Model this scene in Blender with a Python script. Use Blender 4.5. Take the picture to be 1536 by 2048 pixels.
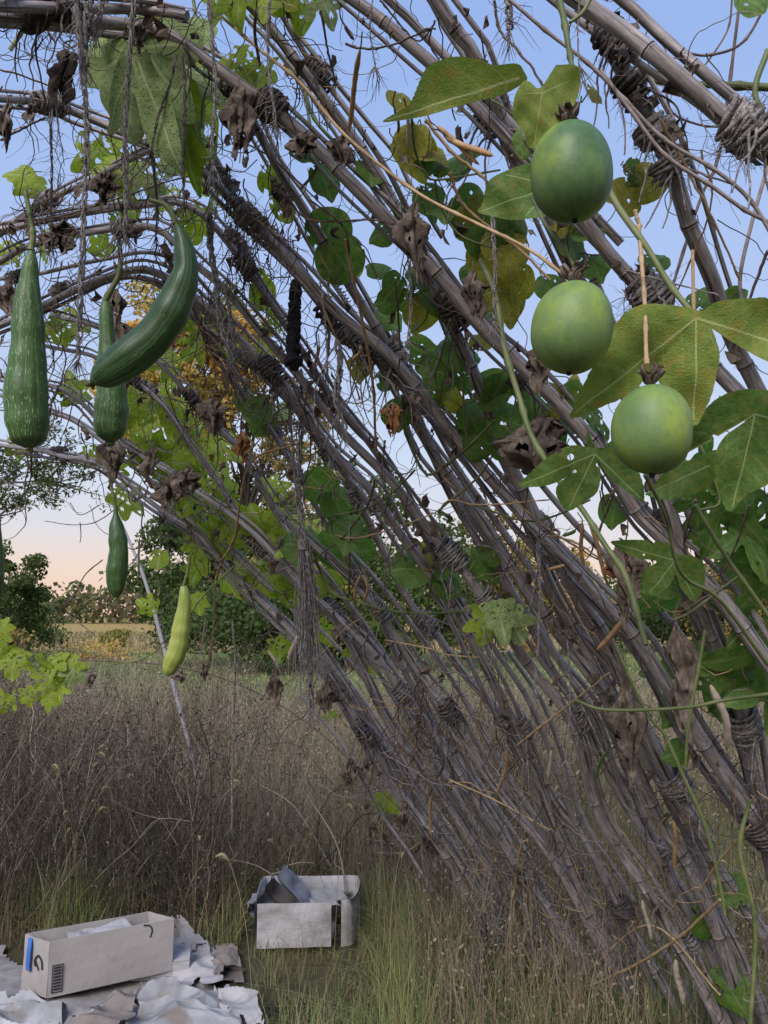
import bpy, math, random
import numpy as np
from mathutils import Vector, noise as mn
random.seed(7); rng = np.random.default_rng(7)
scn = bpy.context.scene
for o in list(bpy.data.objects): bpy.data.objects.remove(o)

# ------------------------------------------------------------------ camera, world, sun, exposure
CAMZ = 1.477; PITCH = math.radians(7.8); FPX = 1550.0
cam = bpy.data.cameras.new('camera'); camo = bpy.data.objects.new('camera', cam)
scn.collection.objects.link(camo); scn.camera = camo
camo.location = (0, 0, CAMZ); camo.rotation_euler = (math.pi/2 + PITCH, 0, 0)
cam.lens = FPX*36/2048; cam.sensor_width = 36; cam.clip_start = .05; cam.clip_end = 3000
scn.render.resolution_x = 768; scn.render.resolution_y = 1024

w = bpy.data.worlds.new('World'); scn.world = w; w.use_nodes = True
nt = w.node_tree; N = nt.nodes; Lk = nt.links; N.clear()
out = N.new('ShaderNodeOutputWorld'); bg = N.new('ShaderNodeBackground')
tc = N.new('ShaderNodeTexCoord'); sep = N.new('ShaderNodeSeparateXYZ'); cr = N.new('ShaderNodeValToRGB')
Lk.new(tc.outputs['Generated'], sep.inputs[0]); Lk.new(sep.outputs['Z'], cr.inputs[0])
def lin(c): return tuple((x/12.92 if x <= .04045 else ((x+.055)/1.055)**2.4) for x in [v/255 for v in c])
stops = [(0.0, (214,180,166)), (0.02, (229,196,178)), (.055, (228,206,194)), (.11, (211,209,219)), (.2, (194,207,231)), (.36, (170,190,231)), (.6, (148,175,226)), (1.0, (125,155,220))]
while len(cr.color_ramp.elements) < len(stops): cr.color_ramp.elements.new(.5)
for e, (p, c) in zip(cr.color_ramp.elements, stops): e.position = p; e.color = (*lin(c), 1)
sky = N.new('ShaderNodeTexSky'); sky.sky_type = 'NISHITA'; sky.sun_disc = False
sky.sun_elevation = math.radians(3); sky.sun_rotation = math.radians(200)
mixs = N.new('ShaderNodeMixRGB'); mixs.blend_type = 'ADD'; mixs.inputs[0].default_value = .02
Lk.new(cr.outputs[0], mixs.inputs[1]); Lk.new(sky.outputs[0], mixs.inputs[2])
Lk.new(mixs.outputs[0], bg.inputs[0]); bg.inputs[1].default_value = 1.0
Lk.new(bg.outputs[0], out.inputs[0])
sun = bpy.data.lights.new('sun', 'SUN'); suno = bpy.data.objects.new('sun', sun); scn.collection.objects.link(suno)
sun.energy = 3.8; sun.angle = math.radians(34); sun.color = (1.0, .95, .92)
suno.rotation_euler = Vector((.30, .85, -.72)).to_track_quat('-Z', 'Y').to_euler()
scn.view_settings.view_transform = 'Standard'; scn.view_settings.look = 'None'
scn.view_settings.exposure = 0.12; scn.view_settings.gamma = 1
scn.render.engine = 'CYCLES'
scn.cycles.max_bounces = 5; scn.cycles.transparent_max_bounces = 8

# ------------------------------------------------------------------ helpers
cth, sth = math.cos(PITCH), math.sin(PITCH)
def rays(pts):
    p = np.atleast_2d(np.array(pts, float)); x = (p[:,0]-768)/FPX; y = -(p[:,1]-1024)/FPX
    return np.stack([x, cth-y*sth, sth+y*cth], 1)
def at(x, y, D):
    """point on the sight line of photo pixel x,y at depth D metres"""
    d = rays([(x, y)])[0]; return np.array([0, 0, CAMZ]) + d*D
def proj(P):
    P = np.atleast_2d(P); X = P[:,0]; Y = P[:,1]; Z = P[:,2]-CAMZ
    f = Y*cth+Z*sth; u = -Y*sth+Z*cth
    return np.stack([768+FPX*X/f, 1024-FPX*u/f, f], 1)
# the tunnel trellis is a vault whose axis runs away to the left
PHI, PC, VA, VH, VN = .702, .529, 2.17, 2.693, 1.147
U = np.array([-math.sin(PHI), math.cos(PHI)]); Q = np.array([math.cos(PHI), math.sin(PHI)])
def zof(p):
    q = np.sqrt(((p-PC)/VA)**2+.0016)
    v = 1-q**VN
    return np.where(v > 0, VH*np.maximum(v, 0)**(1/VN), v*6)
def vhit(pts):
    d = rays(pts); dp = d[:,:2]@Q; dz = d[:,2]
    lo = np.zeros(len(d)); hi = np.full(len(d), 9.)
    for _ in range(40):
        m = (lo+hi)/2; ins = (CAMZ+m*dz < zof(m*dp)) & (CAMZ+m*dz > -.0)
        lo = np.where(ins, m, lo); hi = np.where(ins, hi, m)
    return d, lo
def vp(pts, off=0.0):
    """points of the vault surface seen at photo pixels; off moves them in/out in metres"""
    d, t = vhit(pts); t = t+np.asarray(off)
    return np.array([0, 0, CAMZ])+d*t[:,None]
def catmull(P, n):
    P = np.array(P, float)
    if len(P) < 3: 
        t = np.linspace(0, 1, n)[:,None]; return P[0]*(1-t)+P[-1]*t
    A = np.vstack([2*P[0]-P[1], P, 2*P[-1]-P[-2]]); L = np.linalg.norm(np.diff(P, axis=0), axis=1)+1e-9
    s = np.concatenate([[0], np.cumsum(L)]); T = np.linspace(0, s[-1], n)
    i = np.clip(np.searchsorted(s, T, side='right')-1, 0, len(L)-1); u = ((T-s[i])/L[i])[:,None]
    p0, p1, p2, p3 = A[i], A[i+1], A[i+2], A[i+3]
    return .5*((2*p1)+(-p0+p2)*u+(2*p0-5*p1+4*p2-p3)*u*u+(-p0+3*p1-3*p2+p3)*u**3)
class MB:
    def __init__(s): s.V=[]; s.T=[]; s.K=[]; s.L=[]; s.S=[]; s.M=[]; s.n=0
    def add(s, V, F, tc=None, k=None, m=0):
        V = np.asarray(V, float).reshape(-1, 3); n = len(V); F = np.asarray(F, int)
        s.V.append(V); s.T.append(np.zeros((n, 3)) if tc is None else np.asarray(tc, float)); s.K.append(np.zeros(n) if k is None else np.broadcast_to(np.asarray(k, float), (n,)))
        s.L.append((F+s.n).ravel()); s.S.append(np.full(len(F), F.shape[1])); s.M.append(np.full(len(F), m)); s.n += n
    def build(s, name, mat, parent=None, smooth=True, loc=None):
        me = bpy.data.meshes.new(name); V = np.concatenate(s.V); L = np.concatenate(s.L); S = np.concatenate(s.S)
        if loc is not None: V = V-np.asarray(loc)
        me.vertices.add(len(V)); me.vertices.foreach_set('co', V.ravel().astype('f4'))
        me.loops.add(len(L)); me.loops.foreach_set('vertex_index', L.astype('i4'))
        me.polygons.add(len(S)); st = np.concatenate([[0], np.cumsum(S)[:-1]])
        me.polygons.foreach_set('loop_start', st.astype('i4'))
        try: me.polygons.foreach_set('loop_total', S.astype('i4'))
        except Exception: pass
        me.polygons.foreach_set('material_index', np.concatenate(s.M).astype('i4'))
        me.polygons.foreach_set('use_smooth', np.full(len(S), smooth))
        a = me.attributes.new('tc', 'FLOAT_VECTOR', 'POINT'); a.data.foreach_set('vector', np.concatenate(s.T).ravel().astype('f4'))
        a = me.attributes.new('k', 'FLOAT', 'POINT'); a.data.foreach_set('value', np.concatenate(s.K).astype('f4'))
        me.update(calc_edges=True); me.validate()
        for m in (mat if isinstance(mat, (list, tuple)) else [mat]): me.materials.append(m)
        o = bpy.data.objects.new(name, me); scn.collection.objects.link(o)
        if loc is not None: o.location = loc
        if parent is not None:
            o.parent = parent; o.matrix_parent_inverse.identity()
            if loc is None and parent.location.length > 0: o.location = -Vector(parent.location)
        return o
def tag(o, label=None, cat=None, group=None, kind=None):
    if label: o['label'] = label
    if cat: o['category'] = cat
    if group: o['group'] = group
    if kind: o['kind'] = kind
    return o
def empty(name, loc, label, cat, group=None):
    o = bpy.data.objects.new(name, None); scn.collection.objects.link(o); o.location = loc; o.empty_display_size = .05
    return tag(o, label, cat, group)
def tube(mb, P, r, n=8, k=None, cap=True, m=0, v0=0.0, sq=None):
    P = np.asarray(P, float); c = len(P); r = np.broadcast_to(np.asarray(r, float), (c,))
    T = np.gradient(P, axis=0); T /= np.linalg.norm(T, axis=1)[:,None]+1e-12
    a = np.array([0, 0, 1.]) if abs(T[0][2]) < .9 else np.array([1., 0, 0])
    nn = np.cross(T[0], a); nn /= np.linalg.norm(nn); NN = np.zeros((c, 3)); NN[0] = nn
    for i in range(1, c):
        nn = nn-T[i]*nn.dot(T[i]); l = np.linalg.norm(nn); nn = nn/l if l > 1e-9 else NN[i-1]; NN[i] = nn
    BB = np.cross(T, NN); th = np.linspace(0, 2*math.pi, n, endpoint=False); C, S = np.cos(th), np.sin(th)
    V = P[:,None]+r[:,None,None]*(C[None,:,None]*NN[:,None]+S[None,:,None]*BB[:,None])
    s = np.concatenate([[0], np.cumsum(np.linalg.norm(np.diff(P, axis=0), axis=1))])+v0
    tcv = np.stack([np.broadcast_to(C, (c, n)), np.broadcast_to(S, (c, n)), np.broadcast_to(s[:,None], (c, n))], 2)
    i = np.arange(c-1)[:,None]*n; j = np.arange(n)[None]; j2 = (j+1) % n
    F = np.stack([i+j, i+j2, i+n+j2, i+n+j], 2).reshape(-1, 4)
    kk = None if k is None else np.repeat(np.broadcast_to(np.asarray(k, float), (c,)), n)
    mb.add(V.reshape(-1, 3), F, tcv.reshape(-1, 3), kk, m)
    if cap and n >= 3:
        for e, rev in ((0, True), (c-1, False)):
            vv = V[e]; cc = np.vstack([vv, P[e][None]]); f = [[q, (q+1) % n, n] if not rev else [(q+1) % n, q, n] for q in range(n)]
            mb.add(cc, f, np.vstack([tcv[e], [0, 0, s[e]]]), None if kk is None else np.full(n+1, kk[e*n]), m)
def ribbon(mb, P, wd, side, k=None, m=0):
    P = np.asarray(P); c = len(P); wd = np.broadcast_to(np.asarray(wd, float), (c,)); 
    V = np.stack([P-side*wd[:,None]*.5, P+side*wd[:,None]*.5], 1).reshape(-1, 3)
    i = np.arange(c-1)*2; mb.add(V, np.stack([i, i+1, i+3, i+2], 1), None, k, m)
def fbm(p, s=1.0, o=3): return mn.fractal(Vector(p)*s, 1.0, 2.0, o)

# ------------------------------------------------------------------ materials
def mat(name, cols, scale=8.0, coord='obj', stretch=(1,1,1), rough=.7, bump=.3, bscale=None, detail=6, trans=0.0, spec=.3, veins=None, extra=None, sheen=0, contrast=(.3,.7), translu=None):
    m = bpy.data.materials.new(name); m.use_nodes = True; t = m.node_tree; n = t.nodes; l = t.links
    b = n['Principled BSDF']; b.inputs['Roughness'].default_value = rough; b.inputs['Specular IOR Level'].default_value = spec
    if coord == 'obj': c = n.new('ShaderNodeTexCoord').outputs['Object']
    else: a = n.new('ShaderNodeAttribute'); a.attribute_name = 'tc'; c = a.outputs['Vector']
    mp = n.new('ShaderNodeMapping'); mp.inputs['Scale'].default_value = stretch; l.new(c, mp.inputs[0])
    oi = n.new('ShaderNodeObjectInfo'); ad = n.new('ShaderNodeVectorMath'); ad.operation = 'ADD'
    ml = n.new('ShaderNodeMath'); ml.operation = 'MULTIPLY'; ml.inputs[1].default_value = 37.0; l.new(oi.outputs['Random'], ml.inputs[0])
    l.new(mp.outputs[0], ad.inputs[0]); l.new(ml.outputs[0], ad.inputs[1])
    nz = n.new('ShaderNodeTexNoise'); nz.inputs['Scale'].default_value = scale; nz.inputs['Detail'].default_value = detail; nz.inputs['Roughness'].default_value = .6
    l.new(ad.outputs[0], nz.inputs['Vector'])
    r = n.new('ShaderNodeValToRGB'); l.new(nz.outputs[0], r.inputs[0])
    while len(r.color_ramp.elements) < len(cols): r.color_ramp.elements.new(.5)
    for i, (e, cc) in enumerate(zip(r.color_ramp.elements, cols)):
        e.position = contrast[0]+(contrast[1]-contrast[0])*i/max(1, len(cols)-1); e.color = (*cc, 1)
    col = r.outputs[0]
    H = dict(n=n, l=l, t=t, vec=ad.outputs[0], noise=nz.outputs[0], b=b)
    if extra: col = extra(H, col) or col
    l.new(col, b.inputs['Base Color'])
    if bump:
        bp = n.new('ShaderNodeBump'); bp.inputs['Strength'].default_value = bump; bp.inputs['Distance'].default_value = .004
        if bscale:
            n2 = n.new('ShaderNodeTexNoise'); n2.inputs['Scale'].default_value = bscale; n2.inputs['Detail'].default_value = 5; l.new(ad.outputs[0], n2.inputs['Vector']); l.new(n2.outputs[0], bp.inputs['Height'])
        else: l.new(nz.outputs[0], bp.inputs['Height'])
        l.new(bp.outputs[0], b.inputs['Normal'])
    if translu:
        tr = n.new('ShaderNodeBsdfTranslucent'); mx = n.new('ShaderNodeMixShader'); mx.inputs[0].default_value = translu
        hs = n.new('ShaderNodeHueSaturation'); hs.inputs['Value'].default_value = 1.6; hs.inputs['Saturation'].default_value = 1.1; l.new(col, hs.inputs['Color']); l.new(hs.outputs[0], tr.inputs[0])
        l.new(b.outputs[0], mx.inputs[1]); l.new(tr.outputs[0], mx.inputs[2]); l.new(mx.outputs[0], n['Material Output'].inputs[0])
    return m
def mixc(H, f, a, bcol, blend='MIX'):
    x = H['n'].new('ShaderNodeMixRGB'); x.blend_type = blend
    if isinstance(f, float): x.inputs[0].default_value = f
    else: H['l'].new(f, x.inputs[0])
    for s, v in ((1, a), (2, bcol)):
        if isinstance(v, tuple): x.inputs[s].default_value = (*v, 1)
        else: H['l'].new(v, x.inputs[s])
    return x.outputs[0]
def attr(H, nm, o='Fac'):
    a = H['n'].new('ShaderNodeAttribute'); a.attribute_name = nm; return a.outputs[o]
def ramp(H, f, a, b):
    r = H['n'].new('ShaderNodeMapRange'); r.inputs[1].default_value = a; r.inputs[2].default_value = b; H['l'].new(f, r.inputs[0]); return r.outputs[0]
def nz(H, scale, detail=4, st=None, src=None):
    x = H['n'].new('ShaderNodeTexNoise'); x.inputs['Scale'].default_value = scale; x.inputs['Detail'].default_value = detail
    v = src or H['vec']
    if st: mp = H['n'].new('ShaderNodeMapping'); mp.inputs['Scale'].default_value = st; H['l'].new(v, mp.inputs[0]); v = mp.outputs[0]
    H['l'].new(v, x.inputs['Vector']); return x.outputs[0]
def leafx(dead=(.12,.06,.02), yellow=None, spots=.66, vein=(.30,.36,.13)):
    def f(H, col):
        if yellow: col = mixc(H, ramp(H, nz(H, 9, 3), .5, .68), col, yellow)
        col = mixc(H, ramp(H, nz(H, 60, 3), spots, spots+.05), col, dead)
        return mixc(H, attr(H, 'k'), col, vein)
    return f
def bamboox(H, col):
    col = mixc(H, ramp(H, nz(H, 1.7, 4, (1,1,.35)), .54, .66), col, (.04,.03,.028)); col = mixc(H, ramp(H, nz(H, 22, 3, (1,1,.5)), .62, .70), col, (.10,.08,.075))
    col = mixc(H, ramp(H, nz(H, 2.2, 2, (1,1,1.4)), .66, .74), col, (.36,.21,.13))
    return mixc(H, ramp(H, attr(H, 'k'), .15, .7), col, (.025,.02,.018))
M = {}
M['bamboo'] = mat('weathered bamboo', [(.115,.095,.09),(.265,.235,.23),(.46,.435,.435)], 2.2, 'tc', (1.2,1.2,9), .45, .15, 14, extra=bamboox, spec=.35, contrast=(.25,.75))
M['twine'] = mat('jute twine', [(.08,.07,.065),(.20,.18,.17),(.38,.35,.33)], 90, 'obj', rough=.95, bump=.8, bscale=400)
M['twine_dark'] = mat('dark twine', [(.035,.03,.028),(.09,.075,.07),(.17,.145,.135)], 90, 'obj', rough=.95, bump=.8, bscale=400)
M['twig'] = mat('dead stem', [(.05,.035,.03),(.12,.085,.07),(.20,.15,.12)], 40, 'obj', rough=.85, bump=.4)
M['tan'] = mat('tan stem', [(.22,.14,.07),(.38,.26,.14),(.5,.37,.22)], 30, 'obj', rough=.7, bump=.3)
M['greystem'] = mat('grey dead stem', [(.13,.11,.10),(.24,.2,.19),(.33,.28,.27)], 60, 'obj', rough=.9, bump=.5)
M['greenstem'] = mat('green vine stem', [(.05,.065,.022),(.11,.135,.045),(.19,.20,.09)], 14, 'obj', rough=.5, bump=.15)
M['gourd'] = None
def gourdx(light, dashc):
    def f(H, col):
        st = nz(H, 3.2, 2, (3,3,.6)); col = mixc(H, ramp(H, st, .5, .72), col, light)
        d = nz(H, 7, 2, (2.4,2.4,2.6)); return mixc(H, ramp(H, d, .62, .67), col, dashc)
    return f
M['gourd'] = mat('green gourd skin', [(.03,.07,.015),(.06,.125,.028)], 2.0, 'tc', (1,1,4), .5, .12, 9, extra=gourdx((.12,.21,.08),(.27,.38,.19)), spec=.45)
M['gourd_dark'] = mat('dark green gourd skin', [(.02,.05,.012),(.04,.09,.02)], 2.0, 'tc', (1,1,4), .42, .12, 9, extra=gourdx((.075,.15,.055),(.12,.20,.09)), spec=.5)
M['gourd_yellow'] = mat('yellow green gourd skin', [(.20,.27,.045),(.32,.37,.08)], 2.0, 'tc', (1,1,4), .4, .1, 9, extra=gourdx((.36,.40,.12),(.42,.45,.18)), spec=.4)
M['black'] = mat('shrivelled black skin', [(.006,.005,.006),(.018,.015,.017),(.04,.034,.036)], 60, 'obj', rough=.9, bump=1, bscale=160)
def fruitx(H, col):
    col = mixc(H, ramp(H, nz(H, .8, 3), .42, .66), col, (.22,.30,.05)); col = mixc(H, ramp(H, nz(H, 5, 5), .45, .95), col, (.11,.17,.08))
    s = H['n'].new('ShaderNodeAttribute'); s.attribute_name = 'k'
    return mixc(H, ramp(H, nz(H, 55, 2), .69, .73), col, (.05,.09,.03))
def fruitmat(nm, a, b): return mat(nm, [a, b], 1.1, 'tc', (1,1,22), .5, .08, 12, extra=fruitx, spec=.35)
M['fruit'] = fruitmat('green passion fruit skin', (.05,.11,.04), (.085,.16,.05))
M['fruit2'] = fruitmat('paler passion fruit skin', (.085,.155,.055), (.14,.22,.06))
M['leaf'] = mat('passion leaf', [(.07,.13,.03),(.11,.19,.04),(.16,.24,.055)], 14, 'tc', rough=.5, bump=.35, bscale=55, translu=.38, extra=leafx((.28,.26,.10), (.17,.20,.04), .69, (.34,.42,.17)))
M['leafolive'] = mat('ageing passion leaf', [(.14,.21,.04),(.20,.27,.05),(.25,.29,.08)], 12, 'tc', rough=.55, bump=.35, bscale=55, translu=.3, extra=leafx((.30,.17,.06), (.27,.25,.05), .68, (.46,.48,.20)))
M['leafbean'] = mat('bean leaf', [(.055,.12,.025),(.09,.18,.035),(.14,.24,.045)], 14, 'tc', rough=.5, bump=.3, bscale=60, translu=.4, extra=leafx((.12,.09,.03), (.16,.2,.04), .70, (.18,.26,.08)))
M['leafgourd'] = mat('gourd leaf', [(.14,.21,.02),(.23,.31,.035),(.34,.40,.07)], 12, 'tc', rough=.6, bump=.35, bscale=60, translu=.45, extra=leafx((.05,.04,.02), (.32,.36,.05), .64, (.36,.44,.16)))
M['leafpale'] = mat('pale wilting leaf', [(.14,.20,.07),(.24,.31,.12),(.32,.38,.17)], 10, 'tc', rough=.8, bump=.5, bscale=60, translu=.3, extra=leafx((.04,.045,.03), (.20,.26,.08), .60, (.42,.46,.24)))
M['leafyellow'] = mat('spotted yellow leaf', [(.24,.24,.03),(.34,.32,.05),(.40,.38,.08)], 10, 'tc', rough=.6, bump=.3, bscale=60, translu=.4, extra=leafx((.13,.06,.02), (.20,.24,.04), .56, (.28,.28,.08)))
M['dead'] = mat('crumpled dead leaf', [(.035,.026,.02),(.105,.08,.062),(.24,.19,.15)], 30, 'obj', rough=.9, bump=.7, bscale=90)
M['deadtan'] = mat('rusty dead leaf', [(.08,.035,.015),(.22,.10,.04),(.34,.19,.09)], 26, 'obj', rough=.85, bump=.6, bscale=90)
M['pod'] = mat('dry bean pod', [(.30,.17,.08),(.45,.28,.14),(.55,.38,.22)], 26, 'obj', rough=.6, bump=.4, bscale=60)
M['podpale'] = mat('bleached bean pod', [(.40,.33,.25),(.55,.47,.38)], 40, 'obj', rough=.8, bump=.5)
M['poddark'] = mat('dark bean pod', [(.08,.04,.035),(.16,.08,.06)], 26, 'obj', rough=.6, bump=.4)
M['podgreen'] = mat('green bean pod', [(.06,.13,.03),(.10,.19,.04)], 26, 'obj', rough=.5, bump=.2)
M['card'] = mat('brown cardboard', [(.25,.225,.215),(.32,.295,.285),(.36,.335,.325)], 4, 'obj', rough=.85, bump=.12, bscale=60, contrast=(.2,.8))
M['cardwet'] = mat('weathered grey cardboard', [(.18,.165,.16),(.36,.345,.35),(.46,.445,.455)], 6, 'obj', rough=.9, bump=.5, bscale=40)
M['paper'] = mat('grey white paper', [(.17,.165,.17),(.31,.31,.325),(.42,.42,.44)], 5, 'obj', rough=.9, bump=.3, bscale=30, extra=lambda H, c: mixc(H, ramp(H, nz(H, 9, 6), .52, .66), c, (.20,.17,.15)))
M['paperbrown'] = mat('brown packing paper', [(.12,.10,.09),(.25,.215,.195)], 8, 'obj', rough=.9, bump=.4, bscale=30)
M['cardgrey'] = mat('dirty grey cardboard', [(.10,.085,.08),(.24,.22,.21),(.40,.38,.38)], 5, 'obj', rough=.95, bump=.5, bscale=30)
M['blue'] = mat('blue plastic strap', [(.04,.12,.40),(.07,.18,.52)], 10, 'obj', rough=.35, bump=0)
M['ink'] = mat('black ink', [(.02,.02,.022),(.03,.03,.032)], 10, 'obj', rough=.7, bump=0)
M['ash'] = mat('grey painted stake', [(.28,.265,.28),(.38,.36,.38)], 20, 'obj', rough=.5, bump=.2)

# ------------------------------------------------------------------ the setting: ground, fields
def sheet(name, xs, ys, zf, m, kind='structure'):
    X, Y = np.meshgrid(xs, ys); Z = zf(X, Y); V = np.stack([X, Y, Z], 2).reshape(-1, 3); nx = len(xs)
    i = (np.arange(len(ys)-1)[:,None]*nx+np.arange(nx-1)[None]).ravel()
    mb = MB(); mb.add(V, np.stack([i, i+1, i+nx+1, i+nx], 1), V); o = mb.build(name, m); tag(o, kind=kind); return o
gs = lambda a, b, n: np.sign(np.linspace(a, b, n))*np.abs(np.linspace(a, b, n))
xs = np.concatenate([-np.geomspace(900, 8, 24), np.linspace(-7, 7, 50), np.geomspace(8, 900, 24)])
ys = np.concatenate([[-60,-20,-8,-3], np.linspace(-1, 14, 50), np.geomspace(15, 1400, 40)])
def gz(X, Y): return .02*np.sin(X*1.7+Y)*np.cos(Y*1.3)*(Y < 20)+np.maximum(0, (Y-70)*.004)*(Y > 70)
def groundx(H, col):
    pos = H['n'].new('ShaderNodeTexCoord').outputs['Object']; s = H['n'].new('ShaderNodeSeparateXYZ'); H['l'].new(pos, s.inputs[0])
    c = mixc(H, ramp(H, s.outputs['Y'], 9, 12), col, (.085,.14,.035))
    c = mixc(H, ramp(H, s.outputs['Y'], 34, 36), c, (.33,.225,.065))
    return c
M['ground'] = mat('soil and thatch', [(.02,.018,.012),(.05,.045,.025),(.09,.08,.04)], 1.6, 'obj', rough=.95, bump=.6, bscale=12, extra=groundx)
sheet('ground', xs, ys, gz, M['ground'])

# ------------------------------------------------------------------ bamboo trellis
POLES = {
'P1':([(1110,-30),(1166,10),(1264,72),(1361,150),(1430,212),(1492,260),(1560,312)],42,42,-.06),
'P1b':([(1190,-40),(1264,20),(1329,81),(1427,163),(1475,205),(1550,268)],28,28,0),
'P2':([(1150,20),(1199,65),(1244,146),(1290,228),(1329,309),(1361,390),(1381,456),(1427,565),(1459,669),(1511,770),(1560,860)],42,38,.03),
'P2b':([(1230,40),(1270,107),(1322,195),(1361,270),(1394,358),(1433,488),(1462,578),(1500,690)],11,12,.06),
'P3':([(860,-30),(920,65),(956,114),(1010,250),(1075,390),(1160,570),(1240,740),(1310,940),(1345,1040),(1385,1180),(1420,1277),(1455,1374),(1490,1460),(1520,1600)],34,38,.02),
'P4':([(665,-30),(760,42),(842,117),(930,200),(1040,305),(1166,433),(1218,500),(1310,600),(1400,690),(1450,750),(1530,840)],30,38,-.02),
'P4b':([(750,-30),(825,42),(881,104),(960,180),(1060,290),(1180,420),(1264,510)],22,22,.04),
'P5':([(470,-20),(549,65),(598,130),(669,228),(757,351),(835,490),(907,656),(969,793),(1060,1000),(1134,1163),(1218,1293),(1283,1440),(1339,1549),(1420,1690)],25,36,.05),
'P5b':([(530,-20),(565,33),(617,120),(650,163),(695,221),(734,277),(783,351),(809,404),(860,500)],15,15,.08),
'P5c':([(530,-50),(585,52),(637,114),(663,150),(708,205),(754,260),(793,306),(825,374),(900,500)],12,12,.10),
'P6':([(-40,30),(100,32),(200,42),(300,58),(374,94),(423,130),(500,182),(598,260),(695,358),(777,443),(851,520),(956,650),(1052,747),(1166,871),(1280,1029),(1345,1091),(1459,1215),(1560,1360)],30,42,-.03),
'T1b':([(-40,8),(100,12),(200,17),(300,22),(390,34)],30,22,-.03),
'T1c':([(-40,48),(100,52),(180,60),(300,80),(360,110)],26,16,0.0),
'P7':([(-30,193),(98,208),(156,225),(228,254),(358,309),(423,358),(500,440),(598,539),(682,630),(773,708),(884,845),(972,949),(1075,1060),(1173,1163),(1280,1286),(1384,1446),(1485,1598),(1580,1740)],19,40,0),
'P8':([(455,165),(500,235),(550,330),(598,410),(682,549),(773,689),(819,800),(858,891),(907,962),(982,1065),(1068,1208),(1117,1277),(1218,1407),(1313,1630),(1361,1711),(1410,1809),(1449,1907),(1500,2060)],21,40,.05),
'Qa':([(-20,660),(90,610),(163,575),(212,552),(277,536),(330,550),(397,598),(456,653),(549,747),(607,816),(663,897),(747,982),(803,1075),(890,1195),(965,1325),(1055,1510),(1095,1614),(1143,1728),(1212,1890),(1280,2050)],18,29,.02),
'b':([(-20,530),(65,491),(179,465),(260,456),(325,460),(397,526),(456,578),(542,685),(630,786),(689,858),(777,956),(855,1059),(933,1143),(1000,1234),(1062,1332),(1143,1440),(1199,1630),(1287,1767),(1400,1960),(1450,2060)],15,33,-.02),
'c':([(-20,462),(98,439),(195,423),(293,410),(358,404),(420,440),(500,542),(549,614),(614,715),(663,793),(720,860),(770,930),(835,1050),(870,1110),(910,1200)],17,18,.04),
'T3':([(-20,480),(49,433),(114,391),(179,361),(228,335),(293,303),(350,285)],17,14,.05),
'e':([(-20,748),(0,754),(137,786),(234,881),(352,956),(407,995),(500,1060),(575,1140),(646,1208),(734,1293),(803,1384),(845,1440),(925,1555),(990,1656),(1056,1770),(1134,1884),(1230,2060)],11,25,0),
'f':([(-20,888),(98,907),(190,926),(310,1010),(390,1065),(450,1135),(565,1247),(598,1283),(656,1351),(734,1475),(782,1565),(821,1614),(893,1711),(951,1812),(997,1881),(1040,1950)],11,22,0),
'g':([(91,692),(192,712),(306,793),(374,890),(440,980),(500,1078),(565,1137),(640,1200),(715,1319),(777,1443),(860,1559),(942,1682),(990,1760),(1040,1858),(1120,2000)],10,20,.04),
'h':([(107,630),(195,656),(313,721),(381,793),(423,845),(482,907),(542,1000),(581,1049),(682,1140),(747,1208),(793,1270),(851,1358),(890,1407),(974,1549),(1085,1689),(1143,1786),(1180,1858),(1260,2000)],10,26,-.02),
'i':([(326,500),(380,600),(420,700),(480,780),(540,860),(600,960),(653,1049),(711,1137),(754,1228),(800,1325),(858,1443),(899,1516),(974,1633),(1007,1682),(1070,1800),(1160,1950),(1210,2050)],12,20,.05),
'j':([(350,600),(440,680),(520,740),(580,800),(643,874),(689,939),(725,1026),(760,1098),(822,1212),(868,1260),(920,1335),(965,1387),(1010,1440),(1069,1533),(1114,1607),(1166,1682),(1215,1760),(1260,1850),(1340,2000)],14,24,.08),
'k':([(800,800),(850,880),(900,960),(950,1040),(1000,1130),(1062,1247),(1101,1326),(1166,1433),(1199,1516),(1238,1591),(1296,1689),(1355,1799),(1401,1865),(1500,2048)],17,24,.09),
'n':([(1050,1040),(1100,1180),(1160,1290),(1218,1390),(1277,1500),(1322,1565),(1394,1669),(1427,1728),(1475,1793),(1550,1900)],24,34,.07),
'o':([(1134,1163),(1220,1330),(1303,1472),(1368,1646),(1420,1793),(1492,1930),(1540,2040)],22,26,.12),
'q':([(380,230),(440,330),(472,400),(520,450),(590,520),(650,600),(740,700),(800,800),(860,900),(905,1000),(960,1090),(1020,1190)],14,20,.1),
'r':([(600,1390),(694,1500),(730,1565),(763,1630),(811,1695),(870,1790)],6,9,.02),
's':([(1325,955),(1365,1070),(1390,1200),(1420,1300)],16,16,.09),
'u':([(-20,650),(50,630),(130,590),(200,565),(280,555),(360,600),(430,690),(500,780)],12,12,.07),
'v':([(-20,560),(80,548),(146,533),(195,522),(300,506),(380,540),(450,620)],10,11,.09),
'x':([(-20,782),(98,825),(163,852),(260,930),(340,990),(420,1060),(520,1160),(600,1240),(690,1370),(760,1500),(800,1570)],9,13,.09),
'y':([(380,1065),(520,1190),(650,1330),(750,1460),(840,1600),(930,1740),(1000,1850),(1070,1980)],11,17,.13),
}
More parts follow.
